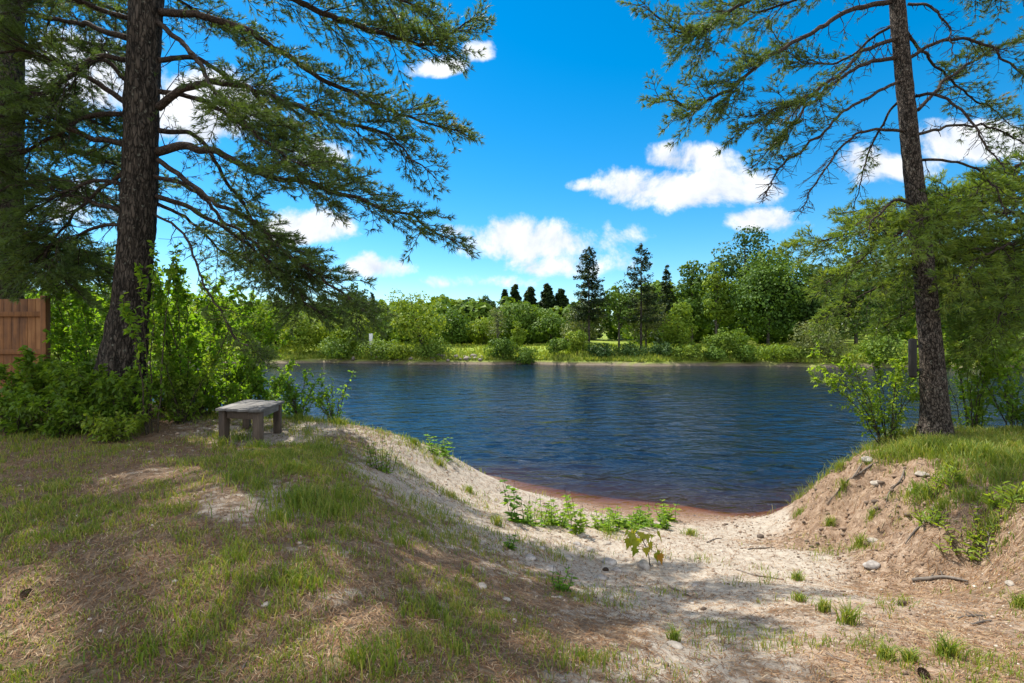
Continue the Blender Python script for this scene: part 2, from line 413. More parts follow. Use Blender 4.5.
# ------------------------------------------------------------------ terrain
CP_Z = [  # pixel u, v and the ground height there (m above the water)
    (0, 683, 1.65), (256, 683, 1.62), (512, 683, 1.52), (680, 683, 1.42), (850, 683, 1.42), (1024, 683, 1.46),
    (0, 600, 1.74), (256, 600, 1.68), (420, 600, 1.52), (520, 600, 1.26), (620, 600, 1.02), (768, 600, .95), (900, 600, 1.02), (1024, 600, 1.16),
    (0, 550, 1.80), (130, 550, 1.80), (256, 550, 1.76), (340, 545, 1.68), (420, 550, 1.44), (500, 550, 1.02), (560, 560, .80), (680, 550, .52), (800, 550, .60),
    (0, 500, 1.84), (150, 500, 1.83), (256, 500, 1.80), (330, 500, 1.68), (400, 500, 1.38), (440, 500, 1.10), (500, 505, .55), (480, 530, 1.02), (540, 530, .65),
    (620, 535, .42), (740, 535, .22), (680, 528, .16), (600, 515, .12),
    (0, 440, 1.85), (60, 455, 1.85), (120, 420, 1.95), (220, 443, 1.79), (252, 444, 1.79), (275, 434, 1.79), (240, 438, 1.79), (330, 470, 1.76), (380, 470, 1.50), (300, 420, 1.80), (400, 470, 1.36), (430, 480, 1.02),
    (380, 431, 1.62), (350, 424, 1.74), (410, 442, 1.28), (440, 457, .85), (452, 467, .22), (458, 471, 0), (500, 485, 0), (540, 495, 0), (600, 508, 0), (680, 517, 0), (740, 517, 0), (790, 514, .02),
    (800, 511, .12), (822, 482, .80), (850, 463, 1.15), (880, 453, 1.36), (935, 443, 1.52), (1024, 440, 1.60), (860, 480, 1.12), (840, 522, .62),
    (800, 530, .34), (880, 505, 1.06), (870, 540, .72), (920, 570, .84), (975, 566, .98), (940, 545, 1.10), (960, 520, 1.34), (1000, 490, 1.52), (940, 480, 1.42), (1024, 520, 1.52), (1024, 565, 1.24), (1100, 500, 1.62), (1100, 620, 1.3)]
CP_W = [  # world x, y, z
    (-2.2, 10.4, .5), (-2.6, 11.5, .1), (-3.0, 12.4, -.5), (-4.4, 10.6, 1.0), (-4.5, 11.6, .3), (-1.2, 13.6, -.5), (.6, 12.2, -.33), (2.0, 11.2, -.33), (3.6, 10.8, -.33), (5.4, 10.5, -.36),
    (-6.3, 11.4, 1.3), (-6.5, 12.8, .2), (-9.5, 9.5, 1.95), (-9, 12.5, 1.6), (-9, 15, 0), (-12, 12, 1.9), (-14, 6, 1.95), (-12, 2, 1.9), (-6, 0, 1.75), (0, -1, 1.6), (5, 0, 1.5), (10, 2, 1.55), (0, -6, 1.7), (-8, -6, 1.8), (8, -6, 1.7),
    (7.2, 9.7, 1.25), (6.6, 10.2, .4), (9.5, 9.6, 1.4), (9.5, 11, .2), (7.5, 11.5, -.5), (12, 9, 1.6), (12, 6, 1.7), (14, 10.5, .5), (14, 4, 1.7), (-5, 14, -.6), (-12, 17, -.5)]
_c = []
for u, v, z in CP_Z:
    d = (HC - z) * F / (v - CY); _c.append(((u - CX) / F * d, d, z))
_c = np.array(_c + CP_W)
def _k(r2): return 0.5 * r2 * np.log(np.maximum(r2, 1e-12))
_n = len(_c); _A = np.zeros((_n + 3, _n + 3))
_A[:_n, :_n] = _k(((_c[:, None, :2] - _c[None, :, :2]) ** 2).sum(-1)) + np.eye(_n) * 0.02
_A[:_n, _n] = 1; _A[:_n, _n + 1:] = _c[:, :2]; _A[_n:, :_n] = _A[:_n, _n:].T
_s = np.linalg.solve(_A, np.concatenate([_c[:, 2], np.zeros(3)]))

def tps(x, y):
    sh = np.shape(x); x = np.ravel(x); y = np.ravel(y); out = np.empty(len(x))
    for i in range(0, len(x), 20000):
        xx, yy = x[i:i + 20000], y[i:i + 20000]
        out[i:i + 20000] = _k((xx[:, None] - _c[:, 0]) ** 2 + (yy[:, None] - _c[:, 1]) ** 2) @ _s[:_n] + _s[_n] + _s[_n + 1] * xx + _s[_n + 2] * yy
    return out.reshape(sh)

def near_shore(x): return np.interp(x, [-200, -30, -12, -6, -3, 6, 9, 14, 40, 200], [22, 20, 16.5, 13, 12, 10.4, 11, 11, 13, 20])
def far_shore(x): return 70.3 - 0.165 * x + 1.1 * np.sin(x * .23 + 1) + .7 * np.sin(x * .61)

def height(x, y):
    x = np.asarray(x, float); y = np.asarray(y, float)
    ns = near_shore(x)
    base = 1.8 + (-1.3 - 1.8) * sstep(ns - 1.5, ns + 2.0, y)
    wn = sstep(-13, -10, x) * (1 - sstep(11, 14, x)) * sstep(-7, -5, y) * (1 - sstep(12.5, 15.0, y))
    h = base.copy() if np.ndim(base) else np.array(base)
    m = wn > 0
    if np.any(m):
        hn = np.clip(tps(x[m], y[m]), -1.3, 2.6) if np.ndim(x) else np.clip(tps(x, y), -1.3, 2.6)
        if np.ndim(x): h[m] = h[m] * (1 - wn[m]) + hn * wn[m]
        else: h = h * (1 - wn) + hn * wn
    fs = far_shore(x)
    far = -1.3 + 2.0 * sstep(fs - 3.0, fs + .8, y) + .55 * sstep(fs + .2, fs + 2.5, y) + 1.2 * sstep(fs + 3, fs + 14, y) + 5.0 * sstep(fs + 20, fs + 120, y) + 8 * sstep(200, 600, y)
    return np.where(y > 35, far, h)

# what covers the near ground, by place: pixel -> sand, orange earth, green
COVER = [(690, 530, 1, .1, 0), (760, 525, 1, .25, 0), (620, 560, .9, 0, .05), (700, 570, 1, .1, 0), (650, 600, .75, .1, .08), (700, 640, .8, .1, .05), (760, 590, .95, .15, 0), (800, 560, .9, .2, 0),
    (600, 640, .45, .1, .25), (560, 600, .4, 0, .25), (520, 640, .15, 0, .45), (640, 683, .5, .2, .3), (760, 660, .65, .4, .15), (820, 620, .6, .5, .1), (900, 600, .65, .4, .05), (960, 620, .5, .6, .1), (1010, 600, .45, .6, .1), (850, 670, .4, .6, .25), (960, 670, .4, .7, .3), (1020, 670, .3, .7, .3),
    (480, 480, 1, 0, .1), (430, 480, 1, 0, .2), (400, 455, .8, 0, .35), (450, 510, .85, .05, .2), (400, 490, .85, 0, .25), (500, 520, .8, 0, .2), (540, 540, .8, 0, .15), (420, 530, .45, 0, .4), (360, 500, .35, 0, .6), (320, 500, .15, 0, .85), (340, 540, .35, 0, .4), (400, 560, .35, 0, .35), (460, 580, .25, 0, .4),
    (290, 437, .9, 0, .2), (310, 430, .7, 0, .4), (250, 500, .7, .2, .1), (270, 490, .6, .2, .2), (230, 515, .5, .1, .2), (300, 450, .2, 0, .9), (340, 440, .35, 0, .7), (380, 440, .5, 0, .5), (300, 470, .15, 0, .9), (250, 475, .15, 0, .85),
    (100, 450, .15, 0, .35), (50, 480, 0, 0, .6), (150, 470, .25, .1, .25), (200, 450, .3, .1, .25), (60, 520, .05, 0, .75), (150, 520, .05, 0, .65), (20, 570, .1, 0, .6), (120, 570, .15, 0, .45), (200, 560, .1, 0, .55), (280, 560, .3, 0, .45), (60, 640, .1, 0, .75), (160, 640, .05, 0, .65), (260, 620, .15, 0, .45), (200, 680, .1, 0, .7), (320, 650, .1, 0, .6), (400, 640, .15, 0, .45), (340, 600, .3, 0, .35), (400, 683, .05, 0, .75),
    (860, 470, .25, 1, .05), (830, 500, .15, 1, .05), (880, 520, .2, 1, .08), (850, 540, .3, .8, .1), (900, 480, .15, .9, .12), (930, 450, .05, .3, 1), (980, 455, .05, .3, 1), (1020, 475, .05, .6, .7), (940, 500, .1, .9, .3), (960, 540, .1, .9, .3), (1000, 510, .1, .9, .35), (1010, 550, .15, .9, .25), (900, 560, .4, .7, .1), (970, 575, .35, .7, .15),
    (500, 484, 1, .1, 0), (600, 510, 1, .1, 0)]
_cv = []
for u, v, a, b, c in COVER:                        # march each pixel's ray to the ground once
    dist = np.linspace(1.5, 16, 700)
    zz = HC - (v - CY) / F * dist; gg = height((u - CX) / F * dist, dist)
    k = int(np.argmax(zz <= gg)); d = dist[k] if k else (HC - 1.0) * F / (v - CY)
    _cv.append(((u - CX) / F * d, d, a, b, c))
_cv = np.array(_cv + [(-9, 9, .05, .1, .3), (-7, 9, .05, .1, .3), (-10, 4, .1, 0, .6), (10, 8, .1, .3, .9), (10, 3, .3, .6, .3), (0, 0, .2, .1, .5), (-4, 0, .1, 0, .6), (4, 0, .4, .4, .3)])

def cover(x, y):
    """sand, earth and green amounts at a place, 0..1"""
    x = np.asarray(x, float); y = np.asarray(y, float); sh = x.shape; x = x.ravel(); y = y.ravel()
    o = np.empty((len(x), 3))
    for i in range(0, len(x), 20000):
        d2 = (x[i:i + 20000, None] - _cv[:, 0]) ** 2 + (y[i:i + 20000, None] - _cv[:, 1]) ** 2
        wgt = 1 / (d2 + .03 + .006 * y[i:i + 20000, None]) ** 2
        o[i:i + 20000] = wgt @ _cv[:, 2:] / wgt.sum(1, keepdims=True)
    return o.reshape(*sh, 3)

def detail(x, y):
    """small lumps, footprints and erosion on the near ground"""
    r = np.hypot(x, y)
    near = 1 - sstep(14, 20, r)
    c = cover(x, y)
    lump = (fbm2(x, y, 1.6, 4, 3) - .5) * .10 + (fbm2(x, y, 7, 3, 9) - .5) * .028
    ear = c[..., 1] * ((fbm2(x, y, 3.0, 4, 21) - .5) * .46 + np.abs(fbm2(x, y, 7, 3, 23, .6) - .5) * -.48 + .06 + (fbm2(x, y, 15, 2, 29) - .5) * .10) * sstep(.35, .9, c[..., 1]) * sstep(4.5, 6, y)
    return (lump + ear) * near, c

def ground(x, y):
    """height of the finished ground, detail included"""
    x = np.atleast_1d(np.asarray(x, float)); y = np.atleast_1d(np.asarray(y, float))
    h = height(x, y); m = (y < 20) & (np.abs(x) < 16)
    if m.any(): h[m] = h[m] + detail(x[m], y[m])[0] * sstep(-.45, .1, h[m])
    return h
def gz1(x, y): return float(ground(x, y)[0])

def at(u, v):
    """the ground point seen at pixel (u, v)"""
    dist = np.linspace(1.6, 17, 1500)
    zz = HC - (v - CY) / F * dist; gg = ground((u - CX) / F * dist, dist)
    k = int(np.argmax(zz <= gg)); d = dist[k] if k else (HC - 1.0) * F / (v - CY)
    x = (u - CX) / F * d
    return np.array([x, d, gz1(x, d)])

def axis(segs):
    out = [segs[0][0]]
    for a, b, n in segs: out += list(np.linspace(a, b, n + 1)[1:])
    return np.array(out)
def grow(a, b, n, p=2.2):
    t = np.linspace(0, 1, n + 1)[1:]; return a + (b - a) * t ** p
gxs = np.concatenate([-grow(11, 600, 60)[::-1], np.linspace(-11, 11, 460), grow(11, 600, 60)])
gys = np.concatenate([-grow(1, 300, 16)[::-1], np.linspace(-1, 14, 340), np.linspace(14, 60, 24)[1:], np.linspace(60, 96, 90)[1:], grow(96, 900, 40)])
GX, GY = np.meshgrid(gxs, gys)
GZ = height(GX, GY)
nm = (GY < 20) & (np.abs(GX) < 16)
dz, cv = detail(GX[nm], GY[nm])
GZ[nm] += dz * sstep(-.45, .1, GZ[nm])
sand = np.zeros_like(GX); earth = np.zeros_like(GX); green = np.ones_like(GX)
sand[nm], earth[nm], green[nm] = cv[:, 0], cv[:, 1], cv[:, 2]
farm = sstep(30, 40, GY)
sand = sand * (1 - farm); earth = earth * (1 - farm)
wet = sstep(.16, .0, GZ)
mudf = farm * (1 - sstep(.10, .30, GZ)); lawn = farm * sstep(.28, .5, GZ)
nx, ny = len(gxs), len(gys)
ii = np.arange(ny - 1)[:, None] * nx + np.arange(nx - 1)[None]
quads = np.stack([ii, ii + 1, ii + nx + 1, ii + nx], -1).reshape(-1, 4)

m, t, out = new_mat('sandy_ground')
co = t.new('ShaderNodeTexCoord').outputs['Object']
nA = t.noise(co, 1.7, 6, .62, .3); nB = t.noise(co, 9, 6, .65); nC = t.noise(co, 60, 4, .7); nD = t.noise(co, 260, 2, .6)
a_s, a_e, a_g, a_w = (t.attr(k) for k in ('sand', 'earth', 'green', 'wet'))
jit = t.math('MULTIPLY', t.math('ADD', t.math('SUBTRACT', nA, .5), t.math('MULTIPLY', t.math('SUBTRACT', nB, .5), .9)), 1.25)
litter = t.ramp(t.math('ADD', t.math('MULTIPLY', nB, .5), t.math('MULTIPLY', nC, .5)), [(.3, (.075, .048, .030)), (.5, (.155, .105, .066)), (.68, (.27, .20, .135))])
sandc = t.ramp(t.math('ADD', t.math('MULTIPLY', nC, .55), t.math('MULTIPLY', nB, .45)), [(.3, (.165, .132, .098)), (.48, (.325, .278, .222)), (.65, (.455, .40, .33))])
earthc = t.ramp(t.math('ADD', t.math('MULTIPLY', nB, .6), t.math('MULTIPLY', nC, .4)), [(.3, (.08, .050, .033)), (.5, (.225, .150, .098)), (.66, (.39, .29, .205))])
mossc = t.ramp(nB, [(.3, (.055, .065, .022)), (.6, (.12, .13, .045))])
col = t.mix(t.maprange(t.math('ADD', a_s, jit), .32, .68), litter, sandc)
col = t.mix(t.math('MULTIPLY', t.maprange(t.math('ADD', a_e, jit), .35, .75), .8), col, earthc)
col = t.mix(t.math('MULTIPLY', t.maprange(t.math('ADD', a_g, jit), .55, 1.0), .6), col, mossc)
# grit: dark and pale grains
col = t.mix(t.math('MULTIPLY', t.maprange(nD, .62, .72), .55), col, (.62, .56, .48, 1))
col = t.mix(t.math('MULTIPLY', t.maprange(nD, .40, .30), .55), col, (.05, .036, .026, 1))
col = t.mix(t.math('MULTIPLY', a_w, .85), col, t.mix(nC, (.11, .062, .038, 1), (.27, .16, .10, 1)))
lawnc = t.ramp(t.math('ADD', t.math('MULTIPLY', t.noise(co, .45, 5, .6), .6), t.math('MULTIPLY', nB, .4)), [(.35, (.115, .17, .022)), (.55, (.20, .255, .032)), (.7, (.29, .31, .07))])
col = t.mix(t.attr('lawn'), col, lawnc)
col = t.mix(t.attr('mud'), col, t.mix(nA, (.07, .055, .042, 1), (.26, .21, .165, 1)))
p = t.new('ShaderNodeBsdfPrincipled', i_Roughness=.92); t.l.new(col, p.inputs['Base Color']); p.inputs['Specular IOR Level'].default_value = .2
hgt = t.math('ADD', t.math('MULTIPLY', nB, 1.0), t.math('ADD', t.math('MULTIPLY', nC, .45), t.math('MULTIPLY', nD, .12)))
b = t.new('ShaderNodeBump', i_Strength=.75, i_Distance=.035); t.l.new(hgt, b.inputs['Height']); t.l.new(b.outputs[0], p.inputs['Normal'])
t.l.new(p.outputs[0], out.inputs[0])
g_o = make_mesh('ground', np.stack([GX, GY, GZ], -1).reshape(-1, 3), [quads], m, smooth=True,
                attrs=dict(sand=sand.ravel(), earth=earth.ravel(), green=green.ravel(), wet=(wet * (1 - farm)).ravel(), lawn=lawn.ravel(), mud=mudf.ravel()))
tag(g_o, 'sandy riverbank ground with pine litter, beach and far grassy bank', kind='structure')

# river
wxs = np.concatenate([-grow(34, 600, 40)[::-1], np.linspace(-34, 34, 640), grow(34, 600, 40)])
wys = np.concatenate([np.linspace(7, 30, 330), 30 + 60 * np.linspace(0, 1, 260)[1:] ** 1.25])
WX, WY = np.meshgrid(wxs, wys); dep = np.maximum(-ground(WX.ravel(), WY.ravel()), 0)
WZ = np.zeros_like(WX); rs = np.random.default_rng(3)
for k in range(46):                                                  # wind ripples of many lengths
    lam = .30 * (1.5 / .30) ** (rs.random() ** 1.2); a = R(-72 + rs.normal(0, 24)); ph = rs.uniform(0, 6.28); kk = 2 * math.pi / lam
    fade = np.clip(lam / (.085 * np.maximum(WY / 14, 1) ** 1.6) / 3 - .35, 0, 1) * (np.abs(WX) < 40)
    WZ += fade * lam * .0023 * np.sin(kk * (WX * math.cos(a) + WY * math.sin(a)) + ph + 1.2 * np.sin(WX * .31 + WY * .23 + ph))
WZ *= (1 - .45 * sstep(25, 60, WY)) * (.55 + .8 * fbm2(WX, WY, .16, 2, 71)) * sstep(0, .35, dep.reshape(WX.shape))
m, t, out = new_mat('river_water')
co = t.new('ShaderNodeTexCoord').outputs['Object']
mp = t.new('ShaderNodeMapping'); t.l.new(co, mp.inputs[0]); mp.inputs['Scale'].default_value = (.75, 1.25, 1); mp.inputs['Rotation'].default_value = (0, 0, R(-14))
w1 = t.noise(mp.outputs[0], 2.1, 3, .5, .6); w2 = t.noise(mp.outputs[0], 6.5, 3, .55, .4); w3 = t.noise(mp.outputs[0], .8, 2, .5, .4)
gust = t.maprange(t.noise(co, .09, 3, .5), .35, .65, .65, 1.15)
hh = t.math('MULTIPLY', t.math('ADD', t.math('ADD', t.math('MULTIPLY', w1, 1.0), t.math('MULTIPLY', w2, .30)), t.math('MULTIPLY', w3, 2.6)), gust)
b = t.new('ShaderNodeBump', i_Strength=1.0, i_Distance=.062); t.l.new(hh, b.inputs['Height'])
d_ = t.attr('depth')
ch = [t.math('POWER', math.e, t.math('MULTIPLY', d_, -k)) for k in (2.4, 4.2, 6.8)]
tcn = t.new('ShaderNodeCombineColor')
for i, c in enumerate(ch): t.l.new(c, tcn.inputs[i])
trn = t.new('ShaderNodeBsdfTransparent'); t.l.new(tcn.outputs[0], trn.inputs[0])
dif = t.new('ShaderNodeBsdfDiffuse'); t.l.new(t.mix(t.math('POWER', math.e, t.math('MULTIPLY', d_, -2.2)), (.002, .010, .024, 1), (.026, .014, .005, 1)), dif.inputs[0])
add = t.new('ShaderNodeAddShader'); t.l.new(trn.outputs[0], add.inputs[0]); t.l.new(dif.outputs[0], add.inputs[1])
gl = t.new('ShaderNodeBsdfGlossy', i_Roughness=.06); t.l.new(b.outputs[0], gl.inputs['Normal'])
fr = t.new('ShaderNodeFresnel', i_IOR=1.265); t.l.new(b.outputs[0], fr.inputs['Normal'])
mx = t.new('ShaderNodeMixShader'); t.l.new(fr.outputs[0], mx.inputs[0]); t.l.new(add.outputs[0], mx.inputs[1]); t.l.new(gl.outputs[0], mx.inputs[2])
t.l.new(mx.outputs[0], out.inputs[0])
nx, ny = len(wxs), len(wys)
ii = np.arange(ny - 1)[:, None] * nx + np.arange(nx - 1)[None]
q = np.stack([ii, ii + 1, ii + nx + 1, ii + nx], -1).reshape(-1, 4)
tag(make_mesh('river_water', np.stack([WX, WY, WZ], -1).reshape(-1, 3), [q], m, smooth=True, attrs=dict(depth=dep)),
    'dark blue rippled river water, brown in the shallows', kind='structure')

# ------------------------------------------------------------------ pines
def limb_geo(path, r0, gb, gf, spray=1.0, start=.3, bare=0.0, tuft_n=11, nlen=.10, nwid=.0080, dens=1.02, flat=.25, seed=0, hang=.10, tint0=.45, blen=1.15):
    """one bough: curved wood with flat sprays of side shoots, each ending in needle tufts"""
    L = np.linalg.norm(np.diff(np.asarray(path, float), axis=0), axis=1).sum()
    n = max(18, int(L * 14)); P = smooth_path(path, n)
    P = P + (noise3(P, 1.7, seed)[:, None] - .5) * np.linspace(0, .22, n)[:, None] * np.array([.4, .8, 1.0])
    kn = np.stack([noise3(P, 5.5, seed + k_) - .5 for k_ in (1, 2, 3)], -1)            # kinks at old whorls
    P = P + kn * (.085 * np.clip(np.linspace(0, 5, n), 0, 1))[:, None]
    t = np.linspace(0, 1, n)
    tube(gb, P, r0 * (1 - t) ** .8 + .006, 7)
    T = unit(np.gradient(P, axis=0)); up = np.array([0, 0, 1.0])
    A, B, ra, tp, td, tt = [], [], [], [], [], []
    s = .12                                                         # dead twigs and stubs on the inner, bare part
    while s < start * L:
        i = min(int(s / L * (n - 1)), n - 2); d = unit((rand_unit(1)[0] + T[i] * .5 + up * rng.uniform(-.7, .4))[None])[0]; ln = rng.uniform(.05, .16) if rng.random() < .5 else rng.uniform(.2, .6) * spray
        q = P[i] + d * ln * .5 + rand_unit(1)[0] * .03; e = q + unit((d + rand_unit(1)[0] * .4 - up * .25)[None])[0] * ln * .5
        A += [P[i], q]; B += [q, e]; ra += [.009, .006]
        if ln > .2:
            for _ in range(5):
                h_ = rng.random(); b_ = q + (e - q) * h_; A.append(b_); B.append(b_ + unit((d + rand_unit(1)[0] * .9)[None])[0] * rng.uniform(.06, .2)); ra.append(.004)
                if rng.random() < .25: tp.append(B[-1]); td.append(d); tt.append(tint0)
        s += rng.uniform(.05, .18)
    s = start * L + .05; side = 1
    while s < L:
        f = s / L; i = min(int(f * (n - 1)), n - 2); p = P[i] + (P[i + 1] - P[i]) * (f * (n - 1) - i)
        tg = T[i]; sv = unit(np.cross(tg, up)); uv = np.cross(sv, tg)
        prof = min(1.0, (f - start) / (.28 * (1 - start)) * .75 + .3) * (1.12 - f) ** .62
        ln = spray * blen * 1.12 * prof * rng.uniform(.65, 1.2)
        ang = R(rng.uniform(38, 66)) * (1 - .35 * f)
        d = tg * math.cos(ang) + sv * side * math.sin(ang) * rng.uniform(.6, 1) + uv * rng.normal(.0, flat + .12)
        d = unit(d); k = max(3, int(ln / .11))
        q = p + d * ln * np.linspace(0, 1, k + 1)[:, None]; q[:, 2] -= hang * ln * np.linspace(0, 1, k + 1) ** 2
        q += rng.normal(0, .012, q.shape)
        A += list(q[:-1]); B += list(q[1:]); rr = np.linspace(.011, .004, k + 1) * (.5 + ln * .6); ra += list(rr[:-1])
        lively = rng.random() > bare
        tone = tint0 + rng.normal(0, .13)
        for j in range(1, k + 1):
            for sd in (-1, 1):
                if rng.random() > .86: continue
                l2 = ln * .36 * (1.15 - j / (k + 1)) * rng.uniform(.6, 1.3) + .06
                sv2 = unit(np.cross(d, up))
                d2 = unit(d * rng.uniform(.55, 1.0) + sv2 * sd * rng.uniform(.5, .95) + up * rng.normal(.08, .22))
                e = q[j] + d2 * l2; A.append(q[j]); B.append(e); ra.append(.0042)
                if lively:
                    for h in np.arange(.45 if l2 > .14 else .7, 1.02, .055 / max(l2, .06) / dens):
                        tp.append(q[j] + d2 * l2 * h); td.append(d2 + up * .25); tt.append(tone)
            if lively and j > k * .55:
                tp.append(q[j]); td.append(d + up * .2); tt.append(tone)
        if lively: tp.append(q[-1]); td.append(d); tt.append(tone + .1)
        s += rng.uniform(.055, .11) / dens; side = -side
    if A: twigs(gb, A, B, ra, np.array(ra) * .75)
    if tp:
        tp = np.array(tp); td = np.array(td)
        tufts(gf, tp, td, tuft_n, nlen, nwid, tint=np.array(tt))
    return P

def add_limb(tree, path, r0, needle, seed, **kw):
    o = np.array(tree.location); gb, gf = Geo(), Geo()
    limb_geo(path, r0, gb, gf, seed=seed, **kw)
    lb = gb.build('limb', M['limb'], tree, o, smooth=True)
    if gf.n: gf.build('foliage', needle, lb, o)
    return lb

def pine_trunk(tree, path, radii, mat, sides=56, n=280, furrow=.15, stubs=()):
    o = np.array(tree.location); g = Geo(); P = smooth_path(path, n)
    rad = np.interp(np.linspace(0, 1, n), np.linspace(0, 1, len(radii)), radii)
    def bump(V):
        S = V * np.array([1, 1, .22]); a = fbm(S, 9, 3, 5); bq = fbm(V * np.array([1, 1, .5]), 26, 2, 8)
        return (np.abs(a - .5) * 2.2 - .35) * furrow + (bq - .5) * furrow * .55
    tube(g, P, rad, sides, bump=bump)
    for (f, ang, ln, r) in stubs:
        c = P[int(f * (n - 1))]; rr = rad[int(f * (n - 1))]; d = np.array([math.cos(ang), math.sin(ang), .25])
        tube(g, [c + d * rr * .6, c + d * (rr + ln * .5), c + d * (rr + ln)], [r, r * .8, r * .5], 6)
    g.build('trunk', mat, tree, o, smooth=True)

def pxp(pts, d0, d1, pw=1.0):
    """a bough's line traced in the photo, its depth running from d0 at the trunk to d1 at the tip"""
    k = len(pts); return [px(u, v, d0 + (d1 - d0) * (i / (k - 1)) ** pw) for i, (u, v) in enumerate(pts)]

# the big white pine left of the bench
bx_ = px(119, 420, 8.0); base = np.array([bx_[0], 8.0, gz1(bx_[0], 8.0) - .1])
T1 = thing('pine_tree', 'largest pine with thick dark trunk and wide boughs, between the wooden fence and the bench', 'tree', base)
tp_ = [base, px(120, 385, 8), px(131, 300, 8), px(139, 200, 8), px(142, 100, 8), px(146, 0, 8), px(150, -110, 8), px(153, -230, 8.1), px(156, -360, 8.2), px(158, -480, 8.3)]
pine_trunk(T1, tp_, [.47, .36, .255, .25, .238, .23, .215, .18, .11, .03], M['bark'], stubs=[(.17, 0.2, .12, .03), (.20, -.3, .16, .025), (.24, 2.8, .1, .03)])
nd = M['needle']
for i, (pts, d1, r0, kw) in enumerate([
    ([(158, 108), (185, 88), (220, 84), (265, 93), (335, 121), (385, 139), (436, 180)], 7.6, .075, dict(start=.28)),
    ([(158, 152), (185, 146), (212, 152), (255, 172), (305, 182), (355, 201), (409, 216), (458, 240)], 7.2, .085, dict(start=.3)),
    ([(158, 160), (190, 182), (225, 206), (262, 228), (300, 262), (345, 302), (362, 318)], 7.0, .05, dict(start=.3)),
    ([(156, 196), (190, 208), (228, 232), (270, 264), (310, 288), (350, 300)], 8.6, .05, dict(start=.35)),
    ([(154, 214), (185, 235), (205, 285), (232, 335), (262, 362)], 6.6, .020, dict(start=.55, spray=.5, bare=.5)),
    ([(160, 12), (200, 16), (240, 26), (310, 72), (367, 102), (420, 122), (462, 130)], 8.2, .075, dict(start=.3)),
    ([(150, -60), (210, -30), (300, 2), (378, 32), (430, 42), (478, 18)], 7.6, .08, dict(start=.22)),
    ([(158, 60), (200, 60), (250, 95), (300, 140), (330, 180)], 9.8, .05, dict(start=.3)),
    ([(158, 130), (200, 140), (240, 200), (280, 270), (300, 310)], 10.2, .05, dict(start=.35)),
    ([(156, 20), (190, 52), (215, 92), (262, 140), (305, 168)], 6.2, .05, dict(start=.4)),
    ([(128, 104), (95, 82), (55, 62), (10, 52), (-60, 60)], 7.4, .055, dict(start=.3)),
    ([(128, 38), (85, 26), (30, 14), (-40, 14)], 8.4, .06, dict(start=.3)),
    ([(126, 114), (88, 116), (60, 132), (10, 158), (-50, 175)], 7.6, .05, dict(start=.3)),
    ([(130, 146), (92, 136), (45, 124), (0, 118), (-50, 122)], 7.2, .06, dict(start=.3)),
    ([(124, 212), (82, 200), (30, 186), (-20, 190)], 7.8, .045, dict(start=.3)),
    ([(128, 185), (90, 182), (50, 200), (10, 235)], 7.6, .04, dict(start=.3)),
    ([(140, -40), (90, -60), (20, -60), (-60, -20)], 7.0, .06, dict(start=.25)),
    ([(128, 170), (100, 190), (60, 230), (30, 280)], 7.8, .04, dict(start=.3)),
    ([(126, 80), (100, 60), (70, 80), (30, 100)], 7.8, .045, dict(start=.25)),
    ([(146, -20), (200, -50), (280, -50), (360, -20), (420, 10)], 6.2, .07, dict(start=.3)),
    ([(154, 90), (200, 100), (250, 130), (310, 150), (370, 190)], 9.2, .05, dict(start=.3)),
    ([(150, 175), (195, 190), (240, 235), (285, 280), (330, 318)], 7.6, .04, dict(start=.3)),
    ([(135, 20), (100, 10), (50, -10), (-20, -10)], 6.6, .05, dict(start=.25)),
    ([(130, 60), (90, 60), (50, 90), (0, 90)], 7.0, .05, dict(start=.25)),
    ([(126, 225), (95, 228), (60, 245), (20, 265)], 8.0, .035, dict(start=.3)),
    ([(150, 200), (190, 222), (220, 250), (250, 270)], 10.0, .035, dict(start=.3)),
    ([(146, 0), (170, -5), (210, 20), (250, 40)], 9.8, .04, dict(start=.2)),
    ]):
    pts = [px(*pts[0], 8.0)] + pxp(pts, 8.0, d1)[1:]
    add_limb(T1, pts, r0 * .75, nd, 100 + i, **kw)

def crown_above(tree, top, cx, cy_, z0, z1, reach, n, needle, seed, dens=.42):
    """the part of a pine above its lowest boughs: whorls of boughs up to the leader"""
    o = np.array(tree.location); gb, gf = Geo(), Geo(); rs = np.random.default_rng(seed)
    for i in range(n):
        f = (i + rs.random()) / n; z = z0 + (z1 - z0) * f
        a = i * 2.399 + rs.normal(0, .3); ln = reach * (1 - f) ** .7 * rs.uniform(.75, 1.15) + .5
        x, y = cx + (top[0] - cx) * f, cy_ + (top[1] - cy_) * f
        d = np.array([math.cos(a), math.sin(a), 0])
        pts = [np.array([x, y, z]), np.array([x, y, z + .18 * ln]) + d * ln * .35, np.array([x, y, z + .10 * ln]) + d * ln * .7, np.array([x, y, z + .02 * ln]) + d * ln]
        limb_geo(pts, .06 * (1 - f) + .02, gb, gf, seed=seed + i, dens=dens, start=.25, tuft_n=7, nlen=.11, nwid=.011)
    cb = gb.build('crown_branches', M['limb'], tree, o, smooth=True)
    gf.build('foliage', needle, cb, o)
crown_above(T1, px(158, -480, 8.3), px(150, -110, 8)[0], 8.0, 10.2, 16.4, 2.2, 20, nd, 300)

